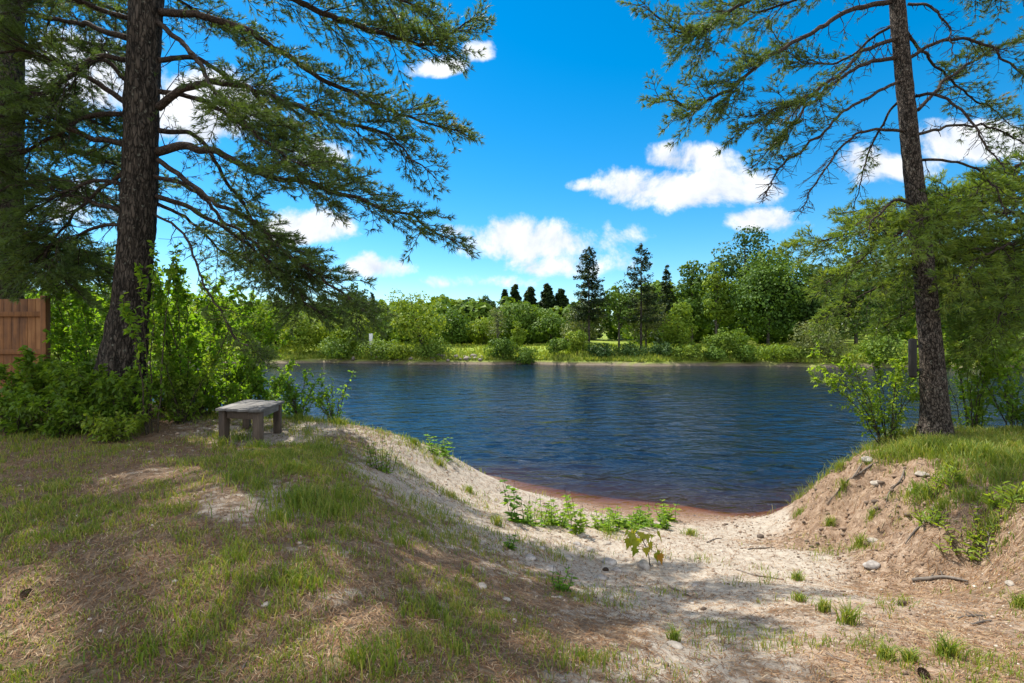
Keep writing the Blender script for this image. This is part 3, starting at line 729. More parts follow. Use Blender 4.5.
# the second pine at the photo's left edge
x0 = px(6, 400, 9.8)[0]; base = np.array([x0, 9.8, gz1(x0, 9.8) - .1])
T2 = thing('pine_tree', 'pine trunk at the far left edge of the photo behind the wooden fence', 'tree', base)
pine_trunk(T2, [base, px(7, 300, 9.8), px(9, 150, 9.8), px(10, 0, 9.8), px(12, -200, 9.8), px(16, -600, 9.8), px(18, -800, 9.8)], [.32, .24, .225, .215, .20, .12, .03], M['bark'])
for i, (pts, d1, kw) in enumerate([
    ([(18, 110), (45, 100), (80, 115), (120, 135)], 8.4, {}), ([(18, 185), (50, 178), (90, 190), (130, 215)], 9.2, {}),
    ([(18, 235), (50, 240), (85, 258), (120, 280)], 9.0, {}), ([(18, 60), (50, 40), (90, 45), (130, 60)], 8.8, {}),
    ([(18, 10), (50, -5), (90, 0), (140, 25)], 9.2, {}), ([(2, 200), (-40, 190), (-90, 215)], 8.6, {}),
    ([(18, 262), (40, 262), (75, 268), (110, 290)], 9.4, {}), ([(0, 240), (20, 250), (45, 262), (70, 285)], 7.8, {}),
    ([(2, 90), (-30, 70), (-90, 80)], 9.0, {}), ([(18, 150), (60, 150), (110, 160), (170, 190)], 9.0, {})]):
    add_limb(T2, pxp(pts, 9.8, d1), .045, nd, 400 + i, start=.2, **kw)
crown_above(T2, px(18, -800, 9.8), px(11, -100, 9.8)[0], 9.8, 14.0, 22, 2.8, 22, nd, 500)

# the pine on the right bank
bx_ = px(936, 440, 8.6); base = np.array([bx_[0], 8.6, gz1(bx_[0], 8.6) - .08])
T3 = thing('pine_tree', 'leaning pine with bare lower twigs standing on the grassy mound right of the beach', 'tree', base)
pine_trunk(T3, [base, px(935, 415, 8.6), px(931, 350, 8.6), px(922, 250, 8.6), px(914, 180, 8.6), px(906, 100, 8.6), px(897, 0, 8.6), px(888, -120, 8.5), px(872, -400, 8.4), px(860, -700, 8.3)],
           [.30, .215, .170, .152, .142, .130, .118, .105, .07, .03], M['bark_r'], furrow=.12,
           stubs=[(.06, 3.0, .05, .02), (.12, .2, .05, .02), (.18, 3.3, .06, .018), (.22, 0, .06, .015), (.27, 3.1, .07, .015)])
for i, (pts, d1, r0, kw) in enumerate([
    ([(890, 2), (857, 8), (817, 30), (770, 57), (745, 76), (722, 95), (690, 110), (652, 98)], 7.6, .05, dict(start=.36, spray=.85)),
    ([(895, 39), (865, 50), (841, 71), (809, 95), (770, 114), (738, 130)], 7.4, .04, dict(start=.42, spray=.85, bare=.2)),
    ([(900, 57), (865, 64), (841, 78), (805, 106), (786, 130), (752, 172)], 8.2, .04, dict(start=.5, spray=.8, bare=.2)),
    ([(904, 79), (857, 103), (817, 138), (778, 172), (768, 197)], 7.4, .03, dict(start=.3, spray=.45, bare=.93)),
    ([(912, 132), (868, 131), (841, 149), (817, 180), (798, 214)], 8.0, .028, dict(start=.25, spray=.45, bare=1.0)),
    ([(890, -60), (840, -40), (760, -6), (719, 20), (690, 36), (640, 8)], 8.4, .05, dict(start=.36, spray=.9)),
    ([(905, 60), (945, 40), (975, 40), (1010, 62), (1040, 85)], 8.0, .035, dict(start=.4, spray=.6, bare=.3)),
    ([(916, 96), (938, 95), (962, 114), (985, 142), (1004, 172)], 7.4, .03, dict(start=.3, spray=.4, bare=.95)),
    ([(922, 160), (945, 160), (975, 170), (996, 190), (1008, 218)], 7.9, .026, dict(start=.3, spray=.4, bare=.95)),
    ([(918, 134), (955, 126), (995, 130), (1040, 152)], 9.2, .028, dict(start=.35, spray=.45, bare=.6)),
    ([(908, 4), (932, 8), (948, 28), (950, 52)], 7.8, .024, dict(start=.4, spray=.35, bare=.9)),
    ([(918, 110), (945, 80), (985, 56), (1040, 30)], 9.4, .035, dict(start=.35, spray=.6, bare=.2)),
    ([(896, -30), (940, -40), (990, -20), (1050, 10)], 8.8, .045, dict(start=.25, spray=.75)),
    ([(916, 205), (896, 200), (876, 215), (868, 232)], 7.8, .03, dict(start=.3, spray=.3, bare=1.0)),
    ([(900, 20), (870, 40), (840, 62), (800, 60), (770, 30)], 10.0, .03, dict(start=.35, spray=.85, bare=.1)),
    ([(910, 90), (885, 120), (865, 160), (852, 210)], 9.6, .025, dict(start=.3, spray=.4, bare=.9)),
    ([(900, 25), (930, 60), (975, 100), (1020, 130)], 10.2, .03, dict(start=.35, spray=.6, bare=.1)),
    ([(892, -30), (850, -20), (800, 0), (745, 10), (700, -10)], 9.8, .04, dict(start=.35, spray=.9)),
    ]):
    add_limb(T3, pxp(pts, 8.6, d1), r0 * .75, nd, 600 + i, tint0=.55, hang=.05, **kw)
crown_above(T3, px(860, -700, 8.3), px(890, -80, 8.5)[0], 8.5, 10.3, 19, 3.4, 34, nd, 700)

# a young pine whose trunk stands just outside the frame on the right, its soft boughs hang across
x0 = px(1075, 400, 9.6)[0]; base = np.array([x0, 9.6, gz1(x0, 9.6) - .1])
T4 = thing('young_pine_tree', 'young pine with drooping soft light green boughs reaching in from the right edge', 'tree', base)
pine_trunk(T4, [base, px(1074, 300, 9.6), px(1072, 180, 9.6), px(1070, 60, 9.6), px(1068, -60, 9.6)], [.16, .13, .10, .06, .015], M['bark_r'], 16, 60)
for i, (pts, d1, kw) in enumerate([
    ([(1070, 225), (1000, 212), (920, 222), (850, 232), (790, 250)], 9.0, {}), ([(1070, 200), (1010, 200), (940, 215), (880, 245), (820, 290)], 8.4, {}),
    ([(1070, 250), (1000, 250), (930, 262), (870, 290), (815, 325)], 9.8, {}), ([(1070, 270), (1000, 280), (930, 300), (880, 330)], 10.4, {}),
    ([(1070, 180), (1020, 178), (975, 195), (930, 215), (900, 240)], 7.6, {}), ([(1070, 240), (1030, 240), (985, 255), (950, 290)], 8.0, {}),
    ([(1072, 300), (1030, 305), (990, 325), (960, 350)], 9.0, {}), ([(1072, 160), (1020, 165), (960, 190), (890, 205), (845, 215)], 10.6, {}),
    ([(1072, 210), (1040, 235), (1010, 290), (990, 340)], 8.4, {}),
    ([(1072, 320), (1040, 330), (1010, 345)], 10.4, {}), ([(1072, 260), (1010, 262), (940, 258), (880, 262), (835, 275)], 10.8, {}),
    ([(1075, 200), (1120, 200), (1180, 230)], 9.0, {}),
    ([(1075, 150), (1120, 140), (1170, 170)], 8.0, {}), ]):
    add_limb(T4, pxp(pts, 9.6, d1), .032, M['needle_light'], 800 + i, start=.12, tuft_n=10, nlen=.12, nwid=.010, hang=.40, dens=.95, flat=.45, blen=.95, tint0=.55)

# the board fixed to the right pine
c = px(912.5, 358, 8.5); g = Geo()
box(g, (0, 0, 0), (.11, .34, .66), rotz(R(-37)), bevel=.04)
sb = thing('tree_board', 'dark rounded wooden board fixed edge-on to the left side of the right pine trunk', 'board', c)
g.build('board', M['dark_wood'], sb)
for z in (-.2, .2):
    g = Geo(); box(g, (.09, -.02, z), (.08, .05, .05), bevel=.008); g.build('bracket', M['dark_wood'], sb)

# ------------------------------------------------------------------ bench, fence
A0, A1 = np.array([-4.087, 6.92]), np.array([-3.393, 6.74])            # near end of the seat, left and right
ex = unit((A1 - A0)[None])[0]; wid = np.linalg.norm(A1 - A0)
far_r = np.array([-3.548, 7.77]); ey = unit((far_r - A1)[None])[0]; ln = np.linalg.norm(far_r - A1)
ctr = (A0 + far_r) / 2; zb = 1.79; sh = .49
bench = thing('wooden_bench', 'low weathered grey wooden bench with four square legs, on the grass by the water', 'bench', (ctr[0], ctr[1], zb))
ca = math.atan2(ex[1], ex[0]); RM = rotz(ca)
cb_ = math.atan2(ey[1], ey[0]) - math.pi / 2; RL = rotz(cb_)
def bl(a, b_, z): o = ex * a + ey * b_; return np.array([o[0], o[1], z])
g = Geo(); npk = 4
for k in range(npk):
    wv = wid / npk; box(g, bl(-wid / 2 + wv * (k + .5), random.uniform(-.006, .006), sh - .02 + random.uniform(-.003, .003)), (wv - .015, ln + .03, .035), RL, tint=random.uniform(.2, .8), bevel=.006)
g.build('seat', M['grey_wood'], bench)
for sx, sy in ((-1, -1), (1, -1), (-1, 1), (1, 1)):
    g = Geo(); box(g, bl(sx * (wid / 2 - .075), sy * (ln / 2 - .10), (sh - .04) / 2 - .04), (.10, .10, sh - .03 + .08), RM if sy < 0 else RL, tint=random.uniform(.3, .7), bevel=.008)
    g.build('leg', M['leg_wood'], bench)
for sy in (-1, 1):
    g = Geo(); box(g, bl(0, sy * (ln / 2 - .10), sh - .10), (wid - .28, .05, .10), RM, tint=.4, bevel=.005); g.build('end_rail', M['leg_wood'], bench)
for sx in (-1, 1):
    g = Geo(); box(g, bl(sx * (wid / 2 - .045), 0, sh - .085), (.035, ln - .36, .085), RL, tint=.6, bevel=.005); g.build('side_rail', M['grey_wood'], bench)

yf = 9.05; zf = gz1(-9.5, yf) - .05
xr = px(50, 300, yf)[0]
fence = thing('wooden_fence', 'orange brown vertical board fence ending beside the big left pine', 'fence', (xr, yf, zf))
H_ = 2.1; g = Geo(); x = -.10
while x > -6.0:
    wv = .145; box(g, (x - wv / 2, 0, H_ / 2 + random.uniform(-.006, .006)), (wv - .006, .022, H_ - .04), tint=random.uniform(.1, .9), bevel=.003); x -= wv
g.build('board_panel', M['fence_wood'], fence)
for z in (.45, 1.12, 1.80):
    g = Geo(); box(g, (-3.05, -.035, z), (5.9, .04, .09), tint=.35, bevel=.004); g.build('rail', M['fence_wood'], fence)
for xx in (-.055, -2.5, -4.95):
    g = Geo(); box(g, (xx, -.03 if xx > -1 else .065, H_ / 2), (.10, .10, H_ + .06), tint=.25, bevel=.006); g.build('post', M['fence_wood'], fence)

# ------------------------------------------------------------------ near shrubs and weeds
def shrub(name, label, cat, base, height_, spread, n_stems, n_leaves, L, mat, lean=(0, 0), low=.15, tone=.5, group=None, stem_r=.010, up=.35, tight=.20):
    """stems that fork and arch outward, with leaves along the outer shoots"""
    b0 = np.array([base[0], base[1], gz1(base[0], base[1]) - .03])
    o = thing(name, label, cat, b0, group)
    gs, gl_ = Geo(), Geo(); A, B, ra = [], [], []; sp, sd = [], []
    for i in range(n_stems):
        a = rng.uniform(0, 2 * np.pi); rr = rng.uniform(0, .18) * spread
        p0 = np.array([math.cos(a) * rr, math.sin(a) * rr, 0])
        out_ = np.array([math.cos(a) * spread * rng.uniform(.2, 1) + lean[0], math.sin(a) * spread * rng.uniform(.2, 1) + lean[1], 0])
        hh = height_ * rng.uniform(.55, 1.05)
        P = smooth_path([p0, p0 + out_ * .25 + [0, 0, hh * .42], p0 + out_ * .62 + [0, 0, hh * .80], p0 + out_ + [0, 0, hh]], 14)
        P += rng.normal(0, .012, P.shape)
        tube(gs, P, np.linspace(stem_r * rng.uniform(.7, 1.3), .002, 14), 5, cap=False)
        for k in range(1, 14):
            for _ in range(2):
                if rng.random() < .75:
                    d = unit((P[min(k + 1, 13)] - P[k - 1]) * .8 + rand_unit(1)[0] * .25 + np.array([0, 0, up * .3]))
                    l2 = spread * rng.uniform(.18, .5) * (1.15 - k / 16)
                    q = P[k] + d * l2 + [0, 0, rng.normal(0, .04)]
                    A.append(P[k]); B.append(q); ra.append(.0035)
                    sp.append((P[k], q))
        sp.append((P[9], P[13])); sp.append((P[11], P[13]))
    twigs(gs, A, B, ra, .0012)
    sp = np.array(sp); n_leaves = int(n_leaves * (.95 if mat is M['leaf_bright'] else 1.3)); L *= .86; idx = rng.integers(0, len(sp), n_leaves); f = rng.uniform(.2, 1.05, n_leaves)[:, None]
    P = sp[idx, 0] + (sp[idx, 1] - sp[idx, 0]) * f
    D = unit(unit(sp[idx, 1] - sp[idx, 0]) * .5 + rand_unit(n_leaves) * .75 + np.array([0, 0, -.12]))
    P = P + rand_unit(n_leaves) * tight * L
    keep = P[:, 2] > low * .25 * height_ * rng.random(n_leaves)
    P, D = P[keep], D[keep]; n = len(P)
    N = unit(rand_unit(n) * .7 + np.array([-.25, .15, .8]))
    ls = L * rng.uniform(.55, 1.2, n)
    leaves(gl_, P, D, N, ls, ls * rng.uniform(.5, .68, n), tint=np.clip(tone + rng.normal(0, .17, n), 0, 1), droop=.15)
    gs.build('stems', M['twig'], o, smooth=True); gl_.build('foliage', mat, o)
    return o
LB, LW = M['leaf_bright'], M['leaf_weed']
def W2(u, d): return ((u - CX) / F * d, d)
shrub('leafy_shrub', 'tall bright green sapling thicket rising behind the end of the wooden fence', 'shrub', W2(78, 10.4), 3.1, 1.1, 12, 3400, .11, LB, tone=.6)
shrub('leafy_shrub', 'bright backlit shrub just right of the big left pine trunk', 'shrub', W2(180, 9.2), 2.9, 1.0, 14, 4200, .10, LB, tone=.6)
shrub('leafy_shrub', 'wide yellow green shrub directly behind the wooden bench', 'shrub', W2(232, 9.3), 2.1, 1.0, 14, 4000, .085, LB, tone=.6)
shrub('leafy_shrub', 'small dense shrub touching the left side of the wooden bench', 'shrub', W2(182, 7.9), 1.15, .7, 14, 2600, .075, LW, tone=.55)
shrub('leafy_shrub', 'low open shrub at the bank edge just right of the bench, water behind it', 'shrub', W2(300, 9.0), .85, .6, 10, 1100, .08, LB, tone=.5)
shrub('leafy_shrub', 'sparse sprig at the bank edge, furthest right of those by the bench', 'shrub', W2(334, 9.2), .95, .6, 8, 520, .075, LB, tone=.5, up=.8)
shrub('leafy_shrub', 'dark green shrub with broad leaves at the foot of the wooden fence', 'shrub', W2(36, 8.2), 1.05, .8, 12, 1900, .13, LW, tone=.4)
shrub('leafy_shrub', 'dark leafy shrub covering the root of the big left pine', 'shrub', W2(118, 7.35), .85, .75, 14, 2600, .09, LW, tone=.4)
shrub('leafy_shrub', 'leafy shrub left of the big pine root, reaching the fence post', 'shrub', W2(82, 8.0), .95, .6, 10, 1300, .10, LW, tone=.45)
shrub('low_weed', 'low bright weed patch in front of the big left pine', 'weed', W2(108, 6.75), .34, .5, 14, 1100, .075, LW, tone=.8)
shrub('low_weed', 'dark low weeds at the left photo edge below the fence', 'weed', W2(14, 7.2), .62, .8, 14, 1700, .10, LW, tone=.35)
shrub('low_weed', 'dark low weeds under the fence shrub, left of the bright weed patch', 'weed', W2(62, 7.0), .52, .6, 14, 1400, .09, LW, tone=.4)
shrub('sapling', 'slim sapling with pale leaves standing before the big left pine trunk', 'sapling', W2(150, 7.25), 2.75, .45, 5, 700, .10, LB, tone=.65, stem_r=.012)
shrub('sapling', 'sapling leaning right between the big left pine and the bench', 'sapling', W2(192, 8.4), 2.35, .8, 6, 1300, .10, LB, lean=(.4, 0), tone=.55, stem_r=.012)
shrub('leafy_shrub', 'dark shrub filling the gap between the wooden fence and the big left pine', 'shrub', W2(92, 9.4), 2.3, .8, 10, 2400, .10, LB, tone=.5)
shrub('leafy_shrub', 'pale green bush overhanging the water left of the bench sprigs', 'shrub', W2(262, 12.5), 1.9, 1.0, 14, 3000, .08, LB, tone=.75)
shrub('leafy_shrub', 'sunlit shrub furthest back behind the left pine, at the river edge', 'shrub', W2(140, 12.5), 3.0, 1.7, 12, 2400, .13, LB, tone=.7)
shrub('leafy_shrub', 'sunlit shrub behind the fence at the far left', 'shrub', W2(30, 12.5), 3.4, 1.8, 12, 2400, .13, LB, tone=.6)
shrub('leafy_shrub', 'bright wide shrub filling the bank between the pine bough tips and the bench', 'shrub', W2(215, 11.0), 2.7, 1.2, 14, 3800, .10, LB, tone=.7)
shrub('leafy_shrub', 'low bright shrub at the bank edge behind the far end of the bench', 'shrub', W2(266, 9.4), 1.15, .7, 12, 1900, .085, LB, tone=.65)
for (u, d, hh, sp_, lab) in ((165, 8.9, .75, .7, 'undergrowth between the big left pine and the bench shrubs'), (205, 8.7, .8, .7, 'undergrowth directly behind the left legs of the bench'), (238, 8.9, .75, .6, 'undergrowth directly behind the middle of the bench'), (140, 9.6, 1.0, .8, 'undergrowth at the right side of the big left pine root')):
    shrub('undergrowth_shrub', lab, 'shrub', W2(u, d), hh, sp_, 12, 1500, .085, LB, tone=.55)
# right bank
shrub('leafy_shrub', 'airy yellow green shrub over the water left of the right pine', 'shrub', W2(886, 9.3), 1.65, 1.0, 16, 3000, .085, LB, tone=.9, lean=(-.3, 0))
shrub('leafy_shrub', 'airy shrub behind the right pine, right of its trunk', 'shrub', W2(972, 9.6), 1.9, .9, 14, 3000, .085, LB, tone=.85)
shrub('leafy_shrub', 'darker shrub at the right photo edge behind the mound grass', 'shrub', W2(1018, 8.9), 1.5, .9, 14, 3200, .085, LB, tone=.7)

# ------------------------------------------------------------------ far bank: trees, bushes, woods
def far_base(u, d):
    x = (u - CX) / F * d; return np.array([x, d, gz1(x, d)])
def broad_crown(H, rad, low, n, leaf, seed, lobes=16, squash=1.0, gap=.36):
    """leaf clumps on many uneven lobes; returns positions, normals and tones"""
    rs = np.random.default_rng(seed)
    zc = (H + low) / 2; rz = (H - low) / 2
    c = rs.normal(size=(lobes, 3)); c = unit(c) * rs.uniform(.15, .74, (lobes, 1)) ** .6
    c = c * np.array([rad, rad, rz]) + [0, 0, zc]
    c[0] = [rs.normal(0, rad * .12), 0, H - rad * .32]
    for q_ in range(1, 6):
        if rz > rad * (.5 + .3 * q_): c[q_] = [rs.normal(0, rad * .18), rs.normal(0, rad * .18), H - rad * (.32 + .5 * q_)]
    lr = rad * rs.uniform(.28, .50, lobes) * (1 - .22 * (c[:, 2] - zc) / max(rz, .1)); lr[0] = rad * .34
    tone_l = rs.normal(.5, .10, lobes) + rs.normal(0, .15)
    wgt = lr ** 2; k = rs.choice(lobes, n, p=wgt / wgt.sum())
    d = unit(rs.normal(size=(n, 3))); rr = lr[k] * (1.06 - .42 * rs.random(n) ** 1.8)
    rr = rr * (.72 + .56 * noise3(d * 2.1 + k[:, None] * 7.3, 1.0, seed))
    P = c[k] + d * rr[:, None] * [1, 1, .85 * squash]
    keep = (fbm(P, 1.3 / max(rad * .3, .4), 3, seed + 3) > gap) & (P[:, 2] > .05)
    P, d, k = P[keep], d[keep], k[keep]; n = len(P)
    N = unit(d + rs.normal(0, .55, (n, 3)) + [0, 0, .35])
    T = np.clip(tone_l[k] + rs.normal(0, .16, n), 0, 1)
    return P, N, T, c

def far_tree(name, label, u, d, top, wpx, mat, low=.15, n=5000, leaf=.42, lobes=18, cat='tree', group=None, lean=0.0, gap=.36, trunk_r=None):
    b = far_base(u, d); H = HC - (top - CY) / F * d - b[2]; rad = wpx / F * d / 2
    sd = int(rng.integers(1, 1 << 30)); o = thing(name, label, cat, b, group)
    P, N, T, c = broad_crown(H, rad, H * low, n, leaf, sd, lobes, gap=gap)
    sh = np.array([lean, 0, 0]) * (P[:, 2:3] / H)
    g = Geo(); diamonds(g, P + sh, N, leaf * np.random.default_rng(sd).uniform(.65, 1.25, len(P)), .72, T); g.build('crown', mat, o)
    g = Geo(); tr = trunk_r or H * .016
    tube(g, smooth_path([[0, 0, -.2], [lean * .2, 0, H * .3], [lean * .6, 0, H * .62], [lean * .9, 0, H * .9]], 14), np.linspace(tr, tr * .2, 14), 8)
    for q in c[1:9]:
        z0 = max(.1 * H, q[2] * .55); f = z0 / H
        tube(g, smooth_path([[lean * f, 0, z0], (q + [lean * f, 0, z0]) / 2 + [0, 0, .05 * H], q + np.array([lean, 0, 0]) * (q[2] / H)], 8), np.linspace(tr * .45, tr * .1, 8), 5, cap=False)
    g.build('trunk', M['far_bark'], o, smooth=True)
    return o

def conifer(name, label, u, d, top, wpx, mat, bare=.1, n_wh=26, dens=1.0, tip_up=0.0, group=None, thin=1.0, cat='tree', leaf=.34, prof=.85):
    """trunk with whorls of drooping boughs; thin > 1 leaves gaps for the sky"""
    b = far_base(u, d); H = HC - (top - CY) / F * d - b[2]; rad = wpx / F * d / 2
    rs = np.random.default_rng(int(rng.integers(1, 1 << 30))); o = thing(name, label, cat, b, group)
    gt, gf = Geo(), Geo(); tr = H * .013
    tube(gt, [[0, 0, -.2], [rs.normal(0, .05), 0, H * .5], [0, 0, H * .99]], [tr, tr * .6, .02], 8)
    A, B, Ps, Ns, Ts = [], [], [], [], []
    for w_ in range(n_wh):
        f = bare + (1 - bare) * (w_ + rs.uniform(-.3, .3)) / n_wh; f = min(max(f, bare), .99); z = H * f
        nb = 6 if thin <= 1 else 5
        for k in range(nb):
            if rs.random() > .92 / max(thin, .8) + .1: continue
            a = rs.uniform(0, 2 * np.pi); L = rad * (min(1.0, (1 - f) / (1 - bare) * 1.15 + .03) ** prof) * rs.uniform(.6, 1.12) + .12
            d3 = np.array([math.cos(a), math.sin(a), 0]); tone = rs.normal(.48, .14)
            t_ = np.linspace(0, 1, max(3, int(L / .22)))[:, None]
            q = np.array([0, 0, z]) + d3 * L * t_ + np.array([0, 0, 1.0]) * L * (tip_up * t_ ** 2.2 - .28 * t_ + .06)
            A += list(q[:-1]); B += list(q[1:])
            m_ = int(max(3, L * 15 * dens)); i = rs.uniform(.12, 1.0, m_) ** .8
            P = np.stack([np.interp(i, t_[:, 0], q[:, j]) for j in range(3)], -1)
            sv = np.array([-d3[1], d3[0], 0]); P += sv * (rs.normal(0, .20, m_) * L * (1.1 - i))[:, None]; P[:, 2] += rs.normal(-.1, .16, m_)
            Ps.append(P); Ns.append(unit(np.array([0, 0, 1.0]) + rs.normal(0, .45, (m_, 3)))); Ts.append(tone + rs.normal(0, .12, m_))
    P = np.concatenate(Ps); tn = np.clip(np.concatenate(Ts), 0, 1)
    diamonds(gf, P, np.concatenate(Ns), leaf * rs.uniform(.6, 1.3, len(P)), .5, tn)
    twigs(gt, np.array(A), np.array(B), .028, .02)
    gt.build('trunk', M['far_bark'], o, smooth=True); gf.build('crown', mat, o)
    return o

LF, LY, LD, LO = M['leaf_far'], M['leaf_yellow'], M['leaf_dark'], M['leaf_olive']
CD, CG = M['conifer_dark'], M['conifer_grey']
# the two tall thin spruces
conifer('spruce_tree', 'tall thin dark spruce, left of the two that tower over the far bank', 589, 74, 246, 38, CD, bare=.32, n_wh=32, tip_up=.3, thin=1.15, dens=1.6, leaf=.40, prof=.55)
conifer('spruce_tree', 'tall spruce with sparse upswept top, right of the two that tower over the far bank', 641, 73.5, 242, 42, CD, bare=.28, n_wh=30, tip_up=.4, thin=1.3, dens=1.4, leaf=.38, prof=.6)
far_tree('dead_twig_skirt_tree', 'grey olive tree around the foot of the left tall spruce', 583, 76, 300, 44, LO, .12, 2600, .36, gap=.44)
far_tree('olive_tree', 'grey olive tree around the foot of the right tall spruce', 646, 76, 288, 46, LO, .10, 3200, .36, gap=.42)
# dark firs on the skyline
for (u, top, wd, lab) in ((505, 289, 13, 'leftmost dark fir of the skyline row left of the tall spruces'), (515, 284, 15, 'second dark fir from the left in the skyline row'),
                          (530, 286, 18, 'third dark fir from the left in the skyline row'), (547, 283, 19, 'tallest broad dark fir of the skyline row, left of the last one'), (561, 288, 15, 'rightmost dark fir of the skyline row next to the left tall spruce')):
    conifer('fir_tree', lab, u, 112, top, wd * random.uniform(1.5, 2.2), CD, bare=.05, n_wh=34, dens=1.9, leaf=.85, thin=.7, prof=.7, group='dark firs on the skyline')
conifer('fir_tree', 'dark pointed fir right of the right tall spruce', 667, 84, 263, 30, CD, bare=.06, n_wh=24, dens=1.3, leaf=.55, thin=.9)
conifer('fir_tree', 'dark fir top peeping over the far trees left of the leaning tree', 372, 100, 291, 18, CD, bare=.1, n_wh=20, leaf=.6, thin=.9)
far_tree('pine_tree', 'dark pine top showing under the drooping pine boughs across the river', 354, 96, 282, 28, LD, .5, 1800, .5, gap=.4)
conifer('fir_tree', 'broad dark conifer across the river above the bright shrubs on the left', 277, 88, 293, 34, CD, bare=.05, n_wh=20, dens=1.2, leaf=.6, thin=.8)
# big leaf trees on the right
far_tree('maple_tree', 'largest round crowned tree of the far bank, behind the bright front maple', 745, 86, 225, 84, LD, .06, 12000, .52, 34, gap=.30)
far_tree('maple_tree', 'dense bright green front maple right of the far bank centre', 768, 77, 248, 74, LF, .02, 11000, .44, 32, gap=.30)
far_tree('slender_tree', 'slender yellow green tree left of the front maple', 716, 78, 262, 36, LY, .15, 3600, .42, gap=.36)
far_tree('slender_tree', 'medium green tree between the dark fir and the slender yellow tree', 692, 82, 259, 38, LF, .10, 4200, .46, gap=.34)
far_tree('round_tree', 'small round bright green tree on the far bank below the dark fir', 679, 73, 303, 40, LY, .05, 3600, .34, gap=.28)
far_tree('small_tree', 'thin young tree with open crown between the two tall spruces', 619, 75, 280, 36, LF, .30, 2200, .38, gap=.44)
far_tree('dark_tree', 'dark green tree right of the front maple, under the young pine boughs', 806, 76, 262, 66, LD, .03, 7000, .46, 22, gap=.30)
far_tree('dark_tree', 'dark tree behind the young pine boughs, left of the right pine trunk', 856, 80, 236, 78, LD, .03, 7500, .5, 22, gap=.30)
far_tree('dark_tree', 'large dark tree seen behind the right pine trunk', 925, 78, 226, 84, LD, .03, 7500, .5, 22, gap=.30)
far_tree('dark_tree', 'dark tree right of the right pine trunk at the photo edge', 1005, 76, 232, 84, LD, .03, 7000, .5, 22, gap=.30)
far_tree('dark_tree', 'dark tree just beyond the right photo edge', 1085, 76, 240, 80, LD, .03, 4500, .6, 18, gap=.30)
far_tree('round_shrub', 'round pale willow shrub at the waterline below the dark trees', 820, 64.5, 324, 52, LO, .0, 4200, .28, 20, gap=.26, cat='shrub')
far_tree('bank_shrub', 'olive shrub at the waterline right of the round willow shrub', 872, 63, 338, 60, LF, .0, 3000, .3, 16, gap=.28, cat='shrub')
far_tree('bank_shrub', 'bank shrub seen through the airy shrub by the right pine', 935, 61.5, 336, 64, LY, .0, 3000, .3, 16, gap=.28, cat='shrub')
far_tree('bank_shrub', 'bank shrub across the water at the right photo edge', 1005, 60.5, 334, 66, LF, .0, 3000, .3, 16, gap=.28, cat='shrub')
# left half
far_tree('leaning_tree', 'broad yellow green tree leaning left over the far waterline', 424, 72.5, 289, 62, LY, .12, 5200, .36, 24, lean=-2.3, gap=.38, trunk_r=.24)
far_tree('bank_shrub', 'dense dark green shrub under the leaning tree', 428, 72, 338, 46, LF, .0, 3000, .3, gap=.28, cat='shrub')
far_tree('bright_tree', 'bright yellow green tree across the river left of the leaning tree', 352, 78, 312, 50, LY, .0, 4200, .40, gap=.32)
far_tree('bright_tree', 'bright bushy tree at the far waterline above the bench', 301, 79, 311, 52, LY, .0, 5000, .38, gap=.28)
far_tree('bright_tree', 'medium bushy tree left of the bright tree above the bench', 256, 80, 300, 56, LY, .0, 4600, .42, gap=.32)
far_tree('bright_tree', 'far tree seen between the big left pine and the bench shrubs', 205, 82, 288, 66, LY, .0, 4600, .45, gap=.32)
far_tree('bright_tree', 'far tree seen left of the big left pine trunk', 85, 84, 276, 90, LF, .0, 5000, .5, gap=.32)
far_tree('bright_tree', 'far tree behind the wooden fence', 5, 84, 268, 90, LF, .0, 4600, .5, gap=.32)
far_tree('bank_shrub', 'low dark shrub at the waterline between the bright tree and the leaning tree', 338, 76.5, 340, 50, LF, .0, 3000, .3, gap=.28, cat='shrub')
far_tree('bank_shrub', 'low shrub at the waterline just left of the leaning tree', 380, 74.5, 338, 46, LF, .0, 2800, .3, gap=.28, cat='shrub')
far_tree('far_tree', 'soft green tree behind and right of the leaning tree', 452, 86, 308, 42, LF, .05, 3800, .45, gap=.34)
far_tree('far_tree', 'dark green tree further back, left of the skyline firs', 471, 100, 297, 28, LD, .05, 3000, .55, gap=.34)
far_tree('far_tree', 'dull green tree touching the leftmost skyline fir', 487, 98, 295, 24, LD, .08, 2600, .5, gap=.36)
far_tree('bare_tree', 'thin grey twiggy tree on the lawn bank left of centre', 497, 72.5, 304, 26, LO, .22, 900, .30, gap=.46)
far_tree('round_tree', 'broad bright tree behind the lawn, below the skyline firs', 521, 90, 301, 50, LF, .05, 4800, .46, gap=.32)
far_tree('round_tree', 'medium tree behind the lawn, right part of the clump below the firs', 551, 88, 308, 40, LF, .05, 3800, .44, gap=.33)
far_tree('round_tree', 'light green tree at the left end of the lawn clump', 484, 87, 316, 36, LY, .05, 3200, .42, gap=.33)
far_tree('bank_shrub', 'round light green bush standing alone on the lawn left of centre', 517, 80, 321, 18, LY, .0, 1500, .28, gap=.25, cat='shrub')
far_tree('bank_shrub', 'bright upright bush at the foot of the left tall spruce', 577, 72, 329, 26, LY, .0, 2400, .27, gap=.26, cat='shrub')
far_tree('bank_shrub', 'dark green bush at the waterline left of the tall spruces', 558, 70.5, 338, 24, LF, .0, 2000, .27, gap=.26, cat='shrub')
far_tree('bank_shrub', 'leafy bush at the waterline under the thin grey tree', 503, 71, 337, 34, LF, .0, 2400, .28, gap=.28, cat='shrub')
